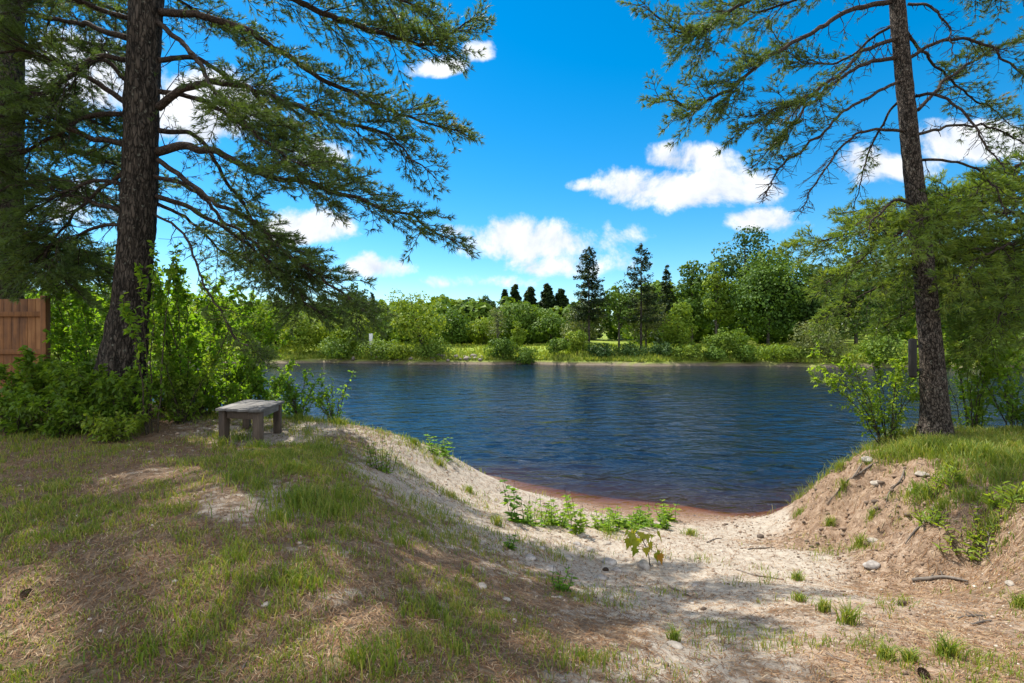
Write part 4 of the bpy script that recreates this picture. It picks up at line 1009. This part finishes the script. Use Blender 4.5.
far_tree('bank_shrub', 'loose tall weedy shrub in front of the maples, left one', 720, 67.5, 327, 28, LF, .0, 1900, .27, gap=.34, cat='shrub')
far_tree('bank_shrub', 'loose tall weedy shrub in front of the maples, right one', 739, 67.5, 328, 26, LY, .0, 1700, .27, gap=.36, cat='shrub')
for (u, d, top, wd, mt, lab) in ((527, 70.6, 347, 28, LF, 'low bank bush left of centre at the waterline below the lawn'), (602, 70, 344, 30, LD, 'low dark bank bush right below the left tall spruce'),
      (632, 69.2, 346, 34, LD, 'low dark bank bush between the feet of the tall spruces'), (660, 68.5, 344, 34, LD, 'low dark bank bush below the small round bright tree'),
      (690, 67.6, 345, 34, LF, 'low green bank bush left of the weedy shrubs'), (717, 66.8, 346, 30, LF, 'low green bank bush under the left weedy shrub'), (745, 66.3, 345, 34, LF, 'low green bank bush under the right weedy shrub'),
      (774, 65.8, 344, 34, LY, 'low bright bank bush below the front maple'), (797, 65.2, 346, 26, LF, 'low bank bush touching the round willow shrub'), (400, 73.6, 343, 30, LY, 'low bright bank bush at the waterline below the leaning crown')):
    far_tree('bank_bush', lab, u, d, top, wd, mt, .0, 1700, .26, 14, gap=.26, cat='bush', group='low bushes along the far waterline')

# the wood behind, one mass nobody could count
rs = np.random.default_rng(77); g = Geo()
for i in range(230):
    x = rs.uniform(-150, 150); y = rs.uniform(94, 122); r = rs.uniform(2.6, 4.6)
    H = rs.uniform(6.5, 9.5) + (3.5 if x > 24 else 0) + max(0, (-x - 45) * .05); n = 330
    zz = gz1(x, y); k = rs.random(n); d = unit(rs.normal(size=(n, 3)))
    P = np.array([x, y, zz + H * .52]) + d * np.array([r, r, H * .5]) * (.8 + .4 * noise3(d * 2 + i, 1, 5))[:, None]
    diamonds(g, P, unit(d + rs.normal(0, .5, (n, 3))), rs.uniform(.9, 1.7, n), .8, np.clip(rs.normal(rs.uniform(.25, .7), .14, n), 0, 1))
tag(g.build('far_woods', LF), 'continuous green wood filling the background across the river', kind='stuff')

# grass of the far bank
n = 26000; x = rs.uniform(-70, 75, n); y = far_shore(x) + .15 + rs.random(n) ** 2.2 * 24
z = ground(x, y); g = Geo(); hgt = rs.uniform(.18, .5, n); a = rs.uniform(0, np.pi, n)
S = np.stack([np.cos(a), np.sin(a), np.zeros(n)], -1) * .16; P = np.stack([x, y, z], -1)
V = np.stack([P - S, P + S, P + [0, 0, 1] * hgt[:, None] + rs.normal(0, .08, (n, 3))], 1).reshape(-1, 3)
g.add(V, [np.arange(n * 3).reshape(-1, 3)], np.repeat(rs.random(n), 3))
tag(g.build('far_bank_grass', M['grass_far']), 'sunlit tall grass on the lawn of the far bank', kind='stuff')

def rock(name, mat, p, size, seed, label=None, cat='stone', group=None, flat=.6, sink=.42, sub=3):
    bm = bmesh.new(); bmesh.ops.create_icosphere(bm, subdivisions=sub, radius=.5)
    V = np.array([v.co[:] for v in bm.verts]); Fc = np.array([[v.index for v in f.verts] for f in bm.faces]); bm.free()
    rs_ = np.random.default_rng(seed); d = unit(V)
    for k in range(7):                                           # planed-off faces
        nn = unit(rs_.normal(size=(1, 3)))[0]; lim = rs_.uniform(.33, .46); s_ = V @ nn; V = V - nn * np.maximum(s_ - lim, 0)[:, None] * .85
    V = V * (1 + (fbm(d * 2.2 + seed % 97, 1.0, 3, seed) - .5) * .35)[:, None]
    V = V * np.array([1, rs_.uniform(.65, .95), flat]) * size; V = V @ rotz(rs_.uniform(0, 6.28)).T
    o = make_mesh(name, V, [Fc], mat, smooth=True); o.location = (p[0], p[1], p[2] + size * flat * (.5 - sink))
    return tag(o, label, cat, group)
for k in range(34):                                              # rubble along the far waterline
    u = random.choice([random.uniform(432, 486)] * 3 + [random.uniform(340, 440)]); x = (u - CX) / F * 72
    y = float(far_shore(x)) - .3 + random.uniform(0, 2.4); x = (u - CX) / F * y
    rock('rubble_stone', M['stone_far'], (x, y, gz1(x, y)), random.uniform(.4, 1.2), 900 + k, 'grey brown rubble stone on the far waterline left of the lawn', 'stone', 'rubble stones on the far waterline', sub=2)
wp = thing('white_post', 'small white post or box among the far trees left of the leaning tree', 'post', far_base(371, 76))
g = Geo(); box(g, (0, 0, 2.2), (.5, .4, 2.2), bevel=.04); g.build('panel', M['white'], wp)
g = Geo(); box(g, (0, .05, .45), (.3, .3, 1.0), bevel=.02); g.build('base', M['white'], wp)

# ------------------------------------------------------------------ near ground: grass, litter, stones, sticks, small plants
def gfast(x, y):
    """height on the ground mesh itself"""
    i = np.clip(np.searchsorted(gxs, x) - 1, 0, len(gxs) - 2); j = np.clip(np.searchsorted(gys, y) - 1, 0, len(gys) - 2)
    fx = (x - gxs[i]) / (gxs[i + 1] - gxs[i]); fy = (y - gys[j]) / (gys[j + 1] - gys[j])
    return (GZ[j, i] * (1 - fx) * (1 - fy) + GZ[j, i + 1] * fx * (1 - fy) + GZ[j + 1, i] * (1 - fx) * fy + GZ[j + 1, i + 1] * fx * fy)

def blades(g, P, h, wd, lean, tint, rs_):
    """bent grass blades"""
    n = len(P); a = rs_.uniform(0, 2 * np.pi, n); S = np.stack([np.cos(a), np.sin(a), np.zeros(n)], -1) * (wd * .5)[:, None]
    b_ = rs_.uniform(0, 2 * np.pi, n); O = np.stack([np.cos(b_), np.sin(b_), np.zeros(n)], -1) * (h * lean)[:, None]; up = np.array([0, 0, 1.0])
    m1 = P + O * .22 + up * (h * .5)[:, None]; m2 = P + O * .6 + up * (h * .82)[:, None]; tp = P + O * 1.1 + up * (h * (1 - lean * .25))[:, None]
    P0 = P - up * .01
    V = np.stack([P0 - S, P0 + S, m1 - S * .85, m1 + S * .85, m2 - S * .55, m2 + S * .55, tp], 1).reshape(-1, 3)
    k = (np.arange(n) * 7)[:, None]
    g.add(V, [np.concatenate([k + np.array([[0, 1, 3, 2]]), k + np.array([[2, 3, 5, 4]])]), k + np.array([[4, 5, 6]])], np.repeat(np.clip(tint, 0, 1), 7))

rs = np.random.default_rng(5)
def wedge(n, y0=1.7, y1=11.5):
    y = rs.uniform(y0, y1, n); x = rs.uniform(-1, 1, n) * (1.08 * y + .5); return x, y
# lawn grass, in clumps
x, y = wedge(620000); c = cover(x, y); z = gfast(x, y)
cl = fbm2(x, y, 2.2, 4, 31); fine = fbm2(x, y, 11, 2, 33)
pr = np.clip(c[:, 2] * 1.25 + (cl - .5) * 1.5 - .20, 0, 1) * np.clip((fine - .30) * 3, 0.1, 1)
ok = (rs.random(len(x)) < pr) & (z > .12); x, y, z, cl, c = x[ok], y[ok], z[ok], cl[ok], c[ok]
top = sstep(5.6, 7.2, y) * sstep(4.2, 5.2, x)                       # rank sunlit grass on the mound
h = rs.uniform(.018, .072, len(x)) * (.7 + 1.1 * np.clip(cl - .45, 0, 1) * 3) * (1 + 1.3 * top) * np.clip(.6 + y * .07, .6, 1.3)
g = Geo(); blades(g, np.stack([x, y, z], -1), h, rs.uniform(.0028, .0055, len(x)) * (1 + .09 * y), rs.uniform(.2, .95, len(x)), rs.beta(1.8, 1.9, len(x)) + .16 * (fbm2(x, y, .9, 2, 41) - .5), rs)
tag(g.build('lawn_grass', M['grass']), 'thin patchy grass growing over the pine litter and mound', kind='stuff')
# tall grass clumps that stand out: at pixel (u, v), size
CL = [(300, 505, .5, .17), (330, 515, .4, .15), (345, 500, .3, .14), (280, 520, .3, .12), (310, 540, .3, .12), (400, 545, .25, .14), (425, 538, .18, .15), (240, 440, .25, .15), (222, 446, .2, .15), (258, 448, .25, .13), (300, 420, .5, .13), (340, 424, .5, .13), (380, 430, .3, .13), (415, 444, .3, .12),
      (320, 450, .4, .12), (290, 470, .3, .12), (360, 665, .22, .2), (390, 672, .2, .18), (460, 655, .2, .12), (310, 590, .25, .12), (295, 583, .2, .12), (240, 560, .25, .09), (150, 655, .3, .1), (200, 640, .3, .1), (240, 480, .35, .1), (260, 488, .3, .11), (580, 660, .2, .1), (470, 575, .2, .1),
      (905, 455, .5, .22), (930, 452, .45, .26), (960, 455, .5, .24), (985, 458, .5, .24), (1010, 465, .45, .24), (880, 457, .35, .16), (950, 470, .4, .2), (1000, 480, .4, .2), (925, 500, .28, .2), (915, 492, .2, .2), (990, 528, .25, .15), (940, 510, .2, .14), (975, 540, .15, .12), (1005, 545, .15, .12), (960, 482, .25, .16), (970, 500, .35, .16), (1015, 500, .3, .18)]
g = Geo()
for (u, v, r, h0) in CL:
    p = at(u, v); h0 *= .8 if v > 530 else 1; n = int((130 if v > 530 else 210) * (r / .3) ** 1.3); a = rs.uniform(0, 6.28, n); q = np.abs(rs.normal(0, r * .5, n))
    x, y = p[0] + np.cos(a) * q, p[1] + np.sin(a) * q
    blades(g, np.stack([x, y, gfast(x, y)], -1), h0 * rs.uniform(.4, 1.1, n), rs.uniform(.004, .008, n) * (1 + .05 * y), rs.uniform(.15, .8, n), rs.beta(1.5, 2.6, n), rs)
tag(g.build('tall_grass', M['grass']), 'clumps of longer green grass round the bench, slope and mound', kind='stuff')

# pine needle litter
x, y = wedge(230000, 1.7, 9.5); c = cover(x, y); cl = fbm2(x, y, 1.8, 4, 51)
pr = np.clip(1.05 - c[:, 0] * 1.0 + (cl - .5) * 1.6, .26, 1) * (1 - .6 * np.clip(c[:, 1] * sstep(5, 6, y), 0, 1))
ok = rs.random(len(x)) < pr * .85; x, y, cl = x[ok], y[ok], cl[ok]; n = len(x)
a = rs.uniform(0, np.pi, n) + .6 * np.sin(x * 3); L = rs.uniform(.025, .085, n); dx, dy_ = np.cos(a) * L, np.sin(a) * L
bx2 = np.cos(a + 1.57) * .0011 * (1 + .22 * y); by2 = np.sin(a + 1.57) * .0011 * (1 + .22 * y)
z0 = gfast(x, y) + rs.uniform(.002, .012, n); zm = gfast(x + dx * .5, y + dy_ * .5) + rs.uniform(.004, .02, n); z1 = gfast(x + dx, y + dy_) + rs.uniform(.001, .012, n)
k2 = rs.normal(0, .12, n); mx_, my_ = x + dx * .5 - dy_ * k2, y + dy_ * .5 + dx * k2
V = np.stack([np.stack([x - bx2, y - by2, z0], -1), np.stack([x + bx2, y + by2, z0], -1), np.stack([mx_ - bx2, my_ - by2, zm], -1), np.stack([mx_ + bx2, my_ + by2, zm], -1), np.stack([x + dx, y + dy_, z1], -1)], 1).reshape(-1, 3)
k = (np.arange(n) * 5)[:, None]; g = Geo(); g.add(V, [k + np.array([[0, 1, 3, 2]]), k + np.array([[2, 3, 4]])], np.repeat(np.clip(rs.beta(1.7, 2.0, n) + (cl - .5) * .5, 0, 1), 5))
tag(g.build('pine_needle_litter', M['litter']), 'carpet of brown fallen pine needles over the sandy ground', kind='stuff')

# gravel and crumbs of earth
bm = bmesh.new(); bmesh.ops.create_icosphere(bm, subdivisions=1, radius=.5); IV = np.array([v.co[:] for v in bm.verts]); IF = np.array([[v.index for v in f.verts] for f in bm.faces]); bm.free()
x, y = wedge(30000, 1.8, 10.5); c = cover(x, y); z = gfast(x, y)
ok = (rs.random(len(x)) < np.clip(.12 + .5 * c[:, 0] + .9 * c[:, 1], 0, 1) * np.clip((fbm2(x, y, 1.3, 3, 61) - .3) * 3, .15, 1) + .8 * sstep(.16, .04, z)) & (z > -.03); x, y, z = x[ok], y[ok], z[ok]; n = len(x)
em = np.clip(c[ok][:, 1] * sstep(4.6, 5.6, y) * sstep(3, 3.8, x), 0, 1); s_ = np.exp(rs.normal(-4.55, .5, n)) * (1 + .07 * y) * (1 + 1.3 * em)
V = IV[None] * (1 + rs.uniform(-.25, .25, (n, len(IV), 1))) * np.stack([s_, s_ * rs.uniform(.6, 1, n), s_ * rs.uniform(.45, .75, n)], -1)[:, None] + np.stack([x, y, z + s_ * .1], -1)[:, None]
g = Geo(); g.add(V.reshape(-1, 3), [(IF[None] + (np.arange(n) * len(IV))[:, None, None]).reshape(-1, 3)], np.repeat(rs.random(n) * (1 - .62 * em), len(IV)))
m, t, out = new_mat('gravel'); p = t.new('ShaderNodeBsdfPrincipled', i_Roughness=.9)
t.l.new(t.ramp(t.attr('tint'), [(0, (.07, .05, .036)), (.3, (.22, .15, .10)), (.7, (.33, .27, .21)), (1, (.46, .41, .35))]), p.inputs['Base Color']); t.l.new(p.outputs[0], out.inputs[0])
tag(g.build('gravel', m, smooth=False), 'loose gravel and crumbs of earth on the sand', kind='stuff')

# stones one can tell apart
for k, (u, v, wpx, pale, fl, lab) in enumerate([
    (581, 536, 10, 1, .6, 'pale stone highest in the stone heap below the beach plants'), (577, 545, 9, 0, .5, 'grey stone in the heap just under the highest pale one'),
    (590, 551, 11, 0, .5, 'flat brownish stone in the middle of the stone heap'), (609, 563, 14, 0, .45, 'longest flat grey stone at the lower right of the stone heap'),
    (601, 579, 12, 0, .5, 'dark stone at the bottom of the stone heap'), (643, 567, 17, 0, .55, 'largest dark grey stone, at the foot of the maple seedling'),
    (551, 571, 13, 0, .6, 'dark rounded stone left of the stone heap near the shaded litter'), (530, 559, 12, 0, .5, 'grey stone at the left end of the stone heap'),
    (569, 560, 11, 1, .45, 'light stone between the dark rounded one and the flat brownish one'), (541, 549, 8, 0, .5, 'small stone on the slope left of the stone heap'),
    (607, 544, 8, 1, .5, 'small pale stone right of the highest one in the heap'), (617, 571, 8, 0, .6, 'small dark stone between heap and maple seedling'),
    (266, 606, 9, 1, .45, 'small whitish stone alone in the grass at lower left'), (481, 587, 13, 1, .3, 'flat pale stone on the shaded litter slope'),
    (506, 600, 9, 1, .35, 'small pale stone just below the flat pale one on the litter'), (514, 621, 8, 1, .35, 'lowest of three pale stones on the litter slope'),
    (873, 542, 11, 1, .5, 'pale stone at the foot of the earth mound beside a grass tuft'), (872, 566, 17, 0, .4, 'wide buried sandy stone below the earth mound'),
    (1010, 584, 11, 1, .4, 'pale stone at the right photo edge below the mound'), (675, 646, 14, 1, .4, 'round tan stone half buried at bottom centre'),
    (877, 484, 12, 1, .4, 'pale flat stone in the face of the earth mound'), (922, 475, 12, 1, .4, 'pale stone near the top of the earth mound under the grass'),
    (913, 491, 10, 1, .4, 'pale stone in the mound left of the big green clump'), (868, 461, 11, 0, .5, 'stone sticking out at the top left rim of the earth mound'),
    (576, 600, 7, 0, .5, 'small stone on shaded sand below the stone heap'), (695, 586, 7, 0, .5, 'small stone on the sunlit sand near the thin stick'),
    (610, 598, 8, 1, .4, 'small pale stone on the sand under the bottom stone of the heap'), (560, 598, 6, 0, .5, 'tiny dark stone at the edge of the litter shade')]):
    p = at(u, v); rock('beach_stone', M['stone_pale' if pale else 'stone'], p, wpx / F * p[1] * 1.15, 50 + k, lab, 'stone', 'stones lying on the beach and mound', flat=fl)

def stick(label, pts, r, mat=None, name='stick'):
    W_ = [at(u, v) + [0, 0, r * .7] for u, v in pts]; o = np.array(W_[0]); n = 20
    P = smooth_path(W_, n); P[:, 2] = np.maximum(P[:, 2], gfast(P[:, 0], P[:, 1]) + r * .5); g = Geo()
    tube(g, P - o, np.interp(np.linspace(0, 1, n), [0, .1, .8, 1], [r * .8, r, r * .75, r * .3]) * (1 + .25 * (noise3(P, 30, 4) - .5)), 7)
    for f in (.35, .6):
        i = int(f * n); d = np.array([random.uniform(-1, 1), random.uniform(-1, 1), .4]); tube(g, [P[i] - o, P[i] - o + d * r * 4.5], [r * .5, r * .2], 5)
    ob = g.build(name, mat or M['stick'], smooth=True); ob.location = o
    return tag(ob, label, 'stick')
stick('thick dead branch lying across the sand below the earth mound', [(912, 582), (928, 581), (945, 579), (968, 583)], .022)
stick('thin dark stick on the sand below the maple seedling', [(668, 587), (680, 592), (692, 598)], .010)
stick('long thin root half buried across the middle of the sandy path', [(736, 570), (752, 575), (768, 578), (784, 580)], .009)
stick('short grey stick on the beach above the long thin root', [(748, 550), (760, 549), (775, 548)], .011)
stick('small stick on the beach near the water, left of the others', [(707, 543), (714, 540), (722, 539)], .010)
stick('dead branch leaning down the face of the earth mound', [(847, 483), (858, 475), (870, 467), (880, 462)], .014)
stick('broken stick piece on the right, upper of two below the thick branch', [(958, 620), (970, 617), (985, 617)], .010)
stick('broken stick piece on the right, lower of two below the thick branch', [(972, 626), (982, 623), (992, 622)], .010)
stick('thin twig at the bottom right of the sandy path', [(826, 655), (838, 660), (852, 664)], .006)
stick('pale broken stick in the grass at the bottom left', [(238, 678), (243, 670), (246, 662)], .007)
stick('dark stick on the needle litter at bottom centre left', [(395, 668), (406, 661), (418, 655)], .006)

def cone(label, u, v, L):
    p = at(u, v); g = Geo(); rs_ = np.random.default_rng(int(u)); n = 90
    f = (np.arange(n) + .5) / n; a = np.arange(n) * 2.399; r = L * .24 * np.sin(np.pi * (f * .86 + .1)) ** .8
    C = np.stack([f * L - L / 2, np.cos(a) * r, np.sin(a) * r], -1); D = unit(np.stack([-.45 + 0 * a, np.cos(a), np.sin(a)], -1))
    leaves(g, C, D, unit(np.stack([np.ones(n), 0 * a, 0 * a], -1) + D * .2), L * .17, L * .17, fold=-.2, tint=rs_.random(n))
    tube(g, [(-L * .5, 0, 0), (0, 0, 0), (L * .48, 0, 0)], [L * .1, L * .16, L * .04], 8)
    o = g.build('pine_cone', M['cone']); o.location = (p[0], p[1], p[2] + L * .2); o.rotation_euler = (0, 0, rs_.uniform(0, 6)); tag(o, label, 'pine cone')
cone('dark pine cone on the sand left of the broken stick pieces', 902, 605, .07); cone('dark pine cone at the bottom edge of the photo on the right', 923, 676, .07)
cone('dark pine cone in the grass at the lower left', 27, 596, .06); cone('small pine cone on sand between the stone heap and maple seedling', 606, 571, .07)

def tuft_of_grass(label, u, v, r, h, n=110, dry=.3):
    p = at(u, v); g = Geo(); a = rs.uniform(0, 6.28, n); q = np.minimum(np.abs(rs.normal(0, r * .3, n)), r * .6); P = np.stack([np.cos(a) * q, np.sin(a) * q, gfast(p[0] + np.cos(a) * q, p[1] + np.sin(a) * q) - p[2]], -1)
    blades(g, P, h * rs.uniform(.45, 1.1, n), rs.uniform(.004, .0075, n) * (1 + .05 * p[1]), rs.uniform(.25, 1.0, n), rs.beta(1.5, 2.2, n) * (.75 + dry), rs)
    o = g.build('grass_tuft', M['grass']); o.location = p; tag(o, label, 'grass tuft', 'single grass tufts on the sand and mound')
for a_ in [('grass tuft on the earth mound near its top left rim', 839, 468, .16, .14), ('grass tuft halfway down the left face of the earth mound', 843, 489, .16, .14), ('small green tuft in the middle of the earth mound face', 872, 517, .16, .10),
    ('yellowish tuft at the left foot of the earth mound', 829, 525, .14, .12), ('yellow green tuft on the sand beside the pale stone below the mound', 859, 546, .15, .15), ('small tuft at the water edge left of the mound foot', 800, 512, .2, .10),
    ('tallest tuft in the middle of the sandy path', 848, 624, .12, .17), ('thin tuft on the path just left of the tallest one', 823, 612, .10, .12), ('bushy tuft at the lower right of the sandy path', 948, 657, .12, .14), ('tuft at the right photo edge on the sand', 1020, 608, .12, .12),
    ('thin tuft behind the round tan stone at bottom centre', 674, 640, .07, .10), ('faint dry tuft on the path right of the long thin root', 797, 580, .12, .10), ('small tuft at the bottom, left of the bushy tuft', 886, 660, .09, .10), ('tiny tuft at the bottom beside the bushy one', 912, 662, .08, .09), ('sparse tuft on the path above the thin one', 799, 601, .10, .08),
    ('thin tuft on the beach right of the leafy plants', 690, 535, .25, .12), ('tuft on the shaded sand slope left of the tall beach plant', 497, 525, .18, .16), ('tuft halfway up the sandy slope under the bench bank', 440, 465, .2, .12), ('tuft on the sandy slope edge above the water', 470, 492, .25, .12)]: tuft_of_grass(*a_)

def herb(name, label, u, v, h, r, n_st, n_lf, L, mat, tone=.6, wl=.34, group=None, up=.4):
    """low plant: upright stems with opposite leaves"""
    h *= 1.5; L *= 1.35; n_lf = int(n_lf * (2.6 if mat is M['leaf_bright'] else 1.0)); p = at(u, v); o = thing(name, label, 'plant', p, group); gs, gl_ = Geo(), Geo(); Ps, Ds, Ns, Ls = [], [], [], []
    for i in range(n_st):
        a = rs.uniform(0, 6.28); rr = r * math.sqrt(rs.random()); hh = h * rs.uniform(.55, 1.1); b0 = np.array([math.cos(a) * rr, math.sin(a) * rr, 0]); b0[2] = gfast(p[0] + b0[0], p[1] + b0[1]) - p[2] - .01
        tp = b0 + [math.cos(a) * hh * .25 + rs.normal(0, .03), math.sin(a) * hh * .25, hh]; P = smooth_path([np.array([0, 0, -.015]) if i else b0 * [.1, .1, 1], b0 + [0, 0, .02], (b0 + tp) / 2 + rs.normal(0, .015, 3), tp], 8); tube(gs, P, np.linspace(.005, .002, 8), 5, cap=False)
        m_ = max(3, n_lf // n_st)
        for j in range(m_):
            f = .22 + .78 * (j + .5) / m_; q = P[min(int(f * 7), 7)]; b_ = j * 2.4 + rs.normal(0, .9); Ps.append(q); Ds.append([math.cos(b_), math.sin(b_), up + rs.normal(0, .2)]); Ls.append(L * (1.15 - f * .5) * rs.uniform(.7, 1.15))
    n = len(Ps); Ls = np.array(Ls); leaves(gl_, np.array(Ps), np.array(Ds), unit(np.array([0, 0, 1.0]) + rs.normal(0, .3, (n, 3))), Ls, Ls * wl, tint=np.clip(rs.normal(tone, .16, n), 0, 1), droop=.22)
    gs.build('stem', M['twig'], o); gl_.build('foliage', mat, o); return o
LBm = M['leaf_bright']
herb('beach_plant', 'tall thin stemmed plant standing leftmost among the beach plants', 517, 522, .50, .10, 4, 46, .10, LBm, .45, .5)
herb('beach_plant', 'tallest leafy bright plant in the middle of the beach plants', 578, 534, .42, .10, 5, 70, .10, LBm, .85, .42)
herb('beach_plant', 'bright spreading plant just left of the tallest beach plant', 553, 524, .30, .28, 12, 120, .09, LBm, .8)
herb('beach_plant', 'low plant between the tall stemmed plant and the spreading one', 534, 525, .24, .16, 7, 60, .08, LBm, .65)
herb('beach_plant', 'low bright plant right of the tallest beach plant', 603, 530, .22, .25, 12, 110, .09, LBm, .8)
herb('beach_plant', 'leafy green patch plant above the maple seedling', 627, 527, .20, .30, 14, 150, .09, LBm, .7)
herb('beach_plant', 'leafy plant at the right end of the beach plants near the water', 654, 526, .22, .30, 14, 150, .09, LBm, .7)
herb('beach_plant', 'yellow green plant behind the right end plant at the water line', 668, 519, .25, .20, 8, 60, .10, LBm, .8)
herb('small_sprig', 'small leafy sprig on the shaded sand below the stone heap', 562, 590, .14, .05, 4, 30, .06, LBm, .4)
herb('small_sprig', 'little sprig on the litter slope under the tall stemmed plant', 508, 548, .16, .06, 4, 26, .06, LBm, .5)
herb('low_bush', 'dark green leafy clump on the sandy slope right of the bench', 382, 470, .28, .16, 12, 120, .07, M['leaf_weed'], .5)
herb('low_bush', 'bright bush at the edge of the bank above the water', 440, 455, .26, .22, 12, 110, .08, LBm, .6)
herb('broadleaf_weed', 'broad leaved green clump on the upper earth mound', 944, 488, .17, .18, 12, 110, .11, M['leaf_weed'], .85, .22, up=.9)
herb('broadleaf_weed', 'long leaved weed in the middle of the mound beside the tall grass', 934, 522, .15, .14, 9, 70, .11, M['leaf_weed'], .8, .22, up=.8)
herb('broadleaf_weed', 'bright weed clump at the foot of the mound above the thick branch', 964, 556, .14, .18, 12, 100, .09, M['leaf_weed'], .95, .24, up=.7)
herb('broadleaf_weed', 'strap leaved weed at the right photo edge on the mound', 1010, 505, .16, .16, 9, 80, .12, M['leaf_weed'], .85, .2, up=.8)
herb('broadleaf_weed', 'weed with dry stems near the right foot of the mound', 985, 535, .15, .14, 8, 50, .08, M['leaf_weed'], .9, .25, up=.8)

# maple seedling with lobed leaves hanging from a thin stem
p = at(650, 566); ms = thing('maple_seedling', 'young maple seedling with large lobed yellow green leaves beside the largest stone', 'seedling', p)
g = Geo(); top_ = np.array([-.12, .0, .36]); P = smooth_path([(0, 0, -.01), (-.02, 0, .14), (-.07, .01, .27), top_], 12); tube(g, P, np.linspace(.006, .003, 12), 6)
outl = np.array([(0, 0), (.10, .05), (.34, -.02), (.30, .14), (.52, .30), (.33, .33), (.36, .52), (.20, .46), (.16, .62), (.10, .72), (0, 1.0)])
gl_ = Geo()
for i in range(22):
    a = i * 2.4; b0 = P[random.choice([4, 5, 6, 8, 9, 10, 11, 11])]; dr = np.array([math.cos(a), math.sin(a), rng.uniform(-.6, .7)]); q = b0 + unit(dr[None])[0] * rng.uniform(.07, .19)
    tube(g, [b0, q], [.0022, .0016], 4, cap=False)
    D = unit((dr * .5 + np.array([0, 0, -.75]))[None])[0]; N = unit((np.array([math.cos(a), math.sin(a) - .5, .5]) + rng.normal(0, .25, 3))[None])[0]; S = unit(np.cross(D, N)[None])[0]; N = np.cross(S, D); L = rng.uniform(.10, .15)
    O = np.vstack([outl, (outl * [-1, 1])[-2:0:-1]]); mid = np.array([[0, .3]]); O2 = np.vstack([O, mid])
    V = q + D * O2[:, 1:2] * L + S * O2[:, 0:1] * L + N * (np.abs(O2[:, 0:1]) * .25 - .25 * O2[:, 1:2] ** 2) * L; k = len(O)
    gl_.add(V, [np.stack([np.arange(k), (np.arange(k) + 1) % k, np.full(k, k)], -1)], np.clip(rng.normal(.34, .2), 0, 1))
g.build('stem', M['twig'], ms); gl_.build('foliage', M['maple'], ms)
for (pts, r, lab) in (([(905, 470), (900, 482), (890, 492), (886, 505)], .012, 'thin exposed root hanging down the middle of the earth mound'), ([(935, 505), (928, 520), (915, 532), (905, 545)], .014, 'exposed root running down the mound left of the lower weeds'),
                      ([(862, 464), (853, 478), (838, 494), (826, 506)], .010, 'thin root along the left rim of the earth mound'), ([(985, 528), (990, 542), (986, 556), (992, 566)], .012, 'grey root below the weeds at the right foot of the mound')):
    tag(stick(lab, pts, r, name='root'), lab, 'root')
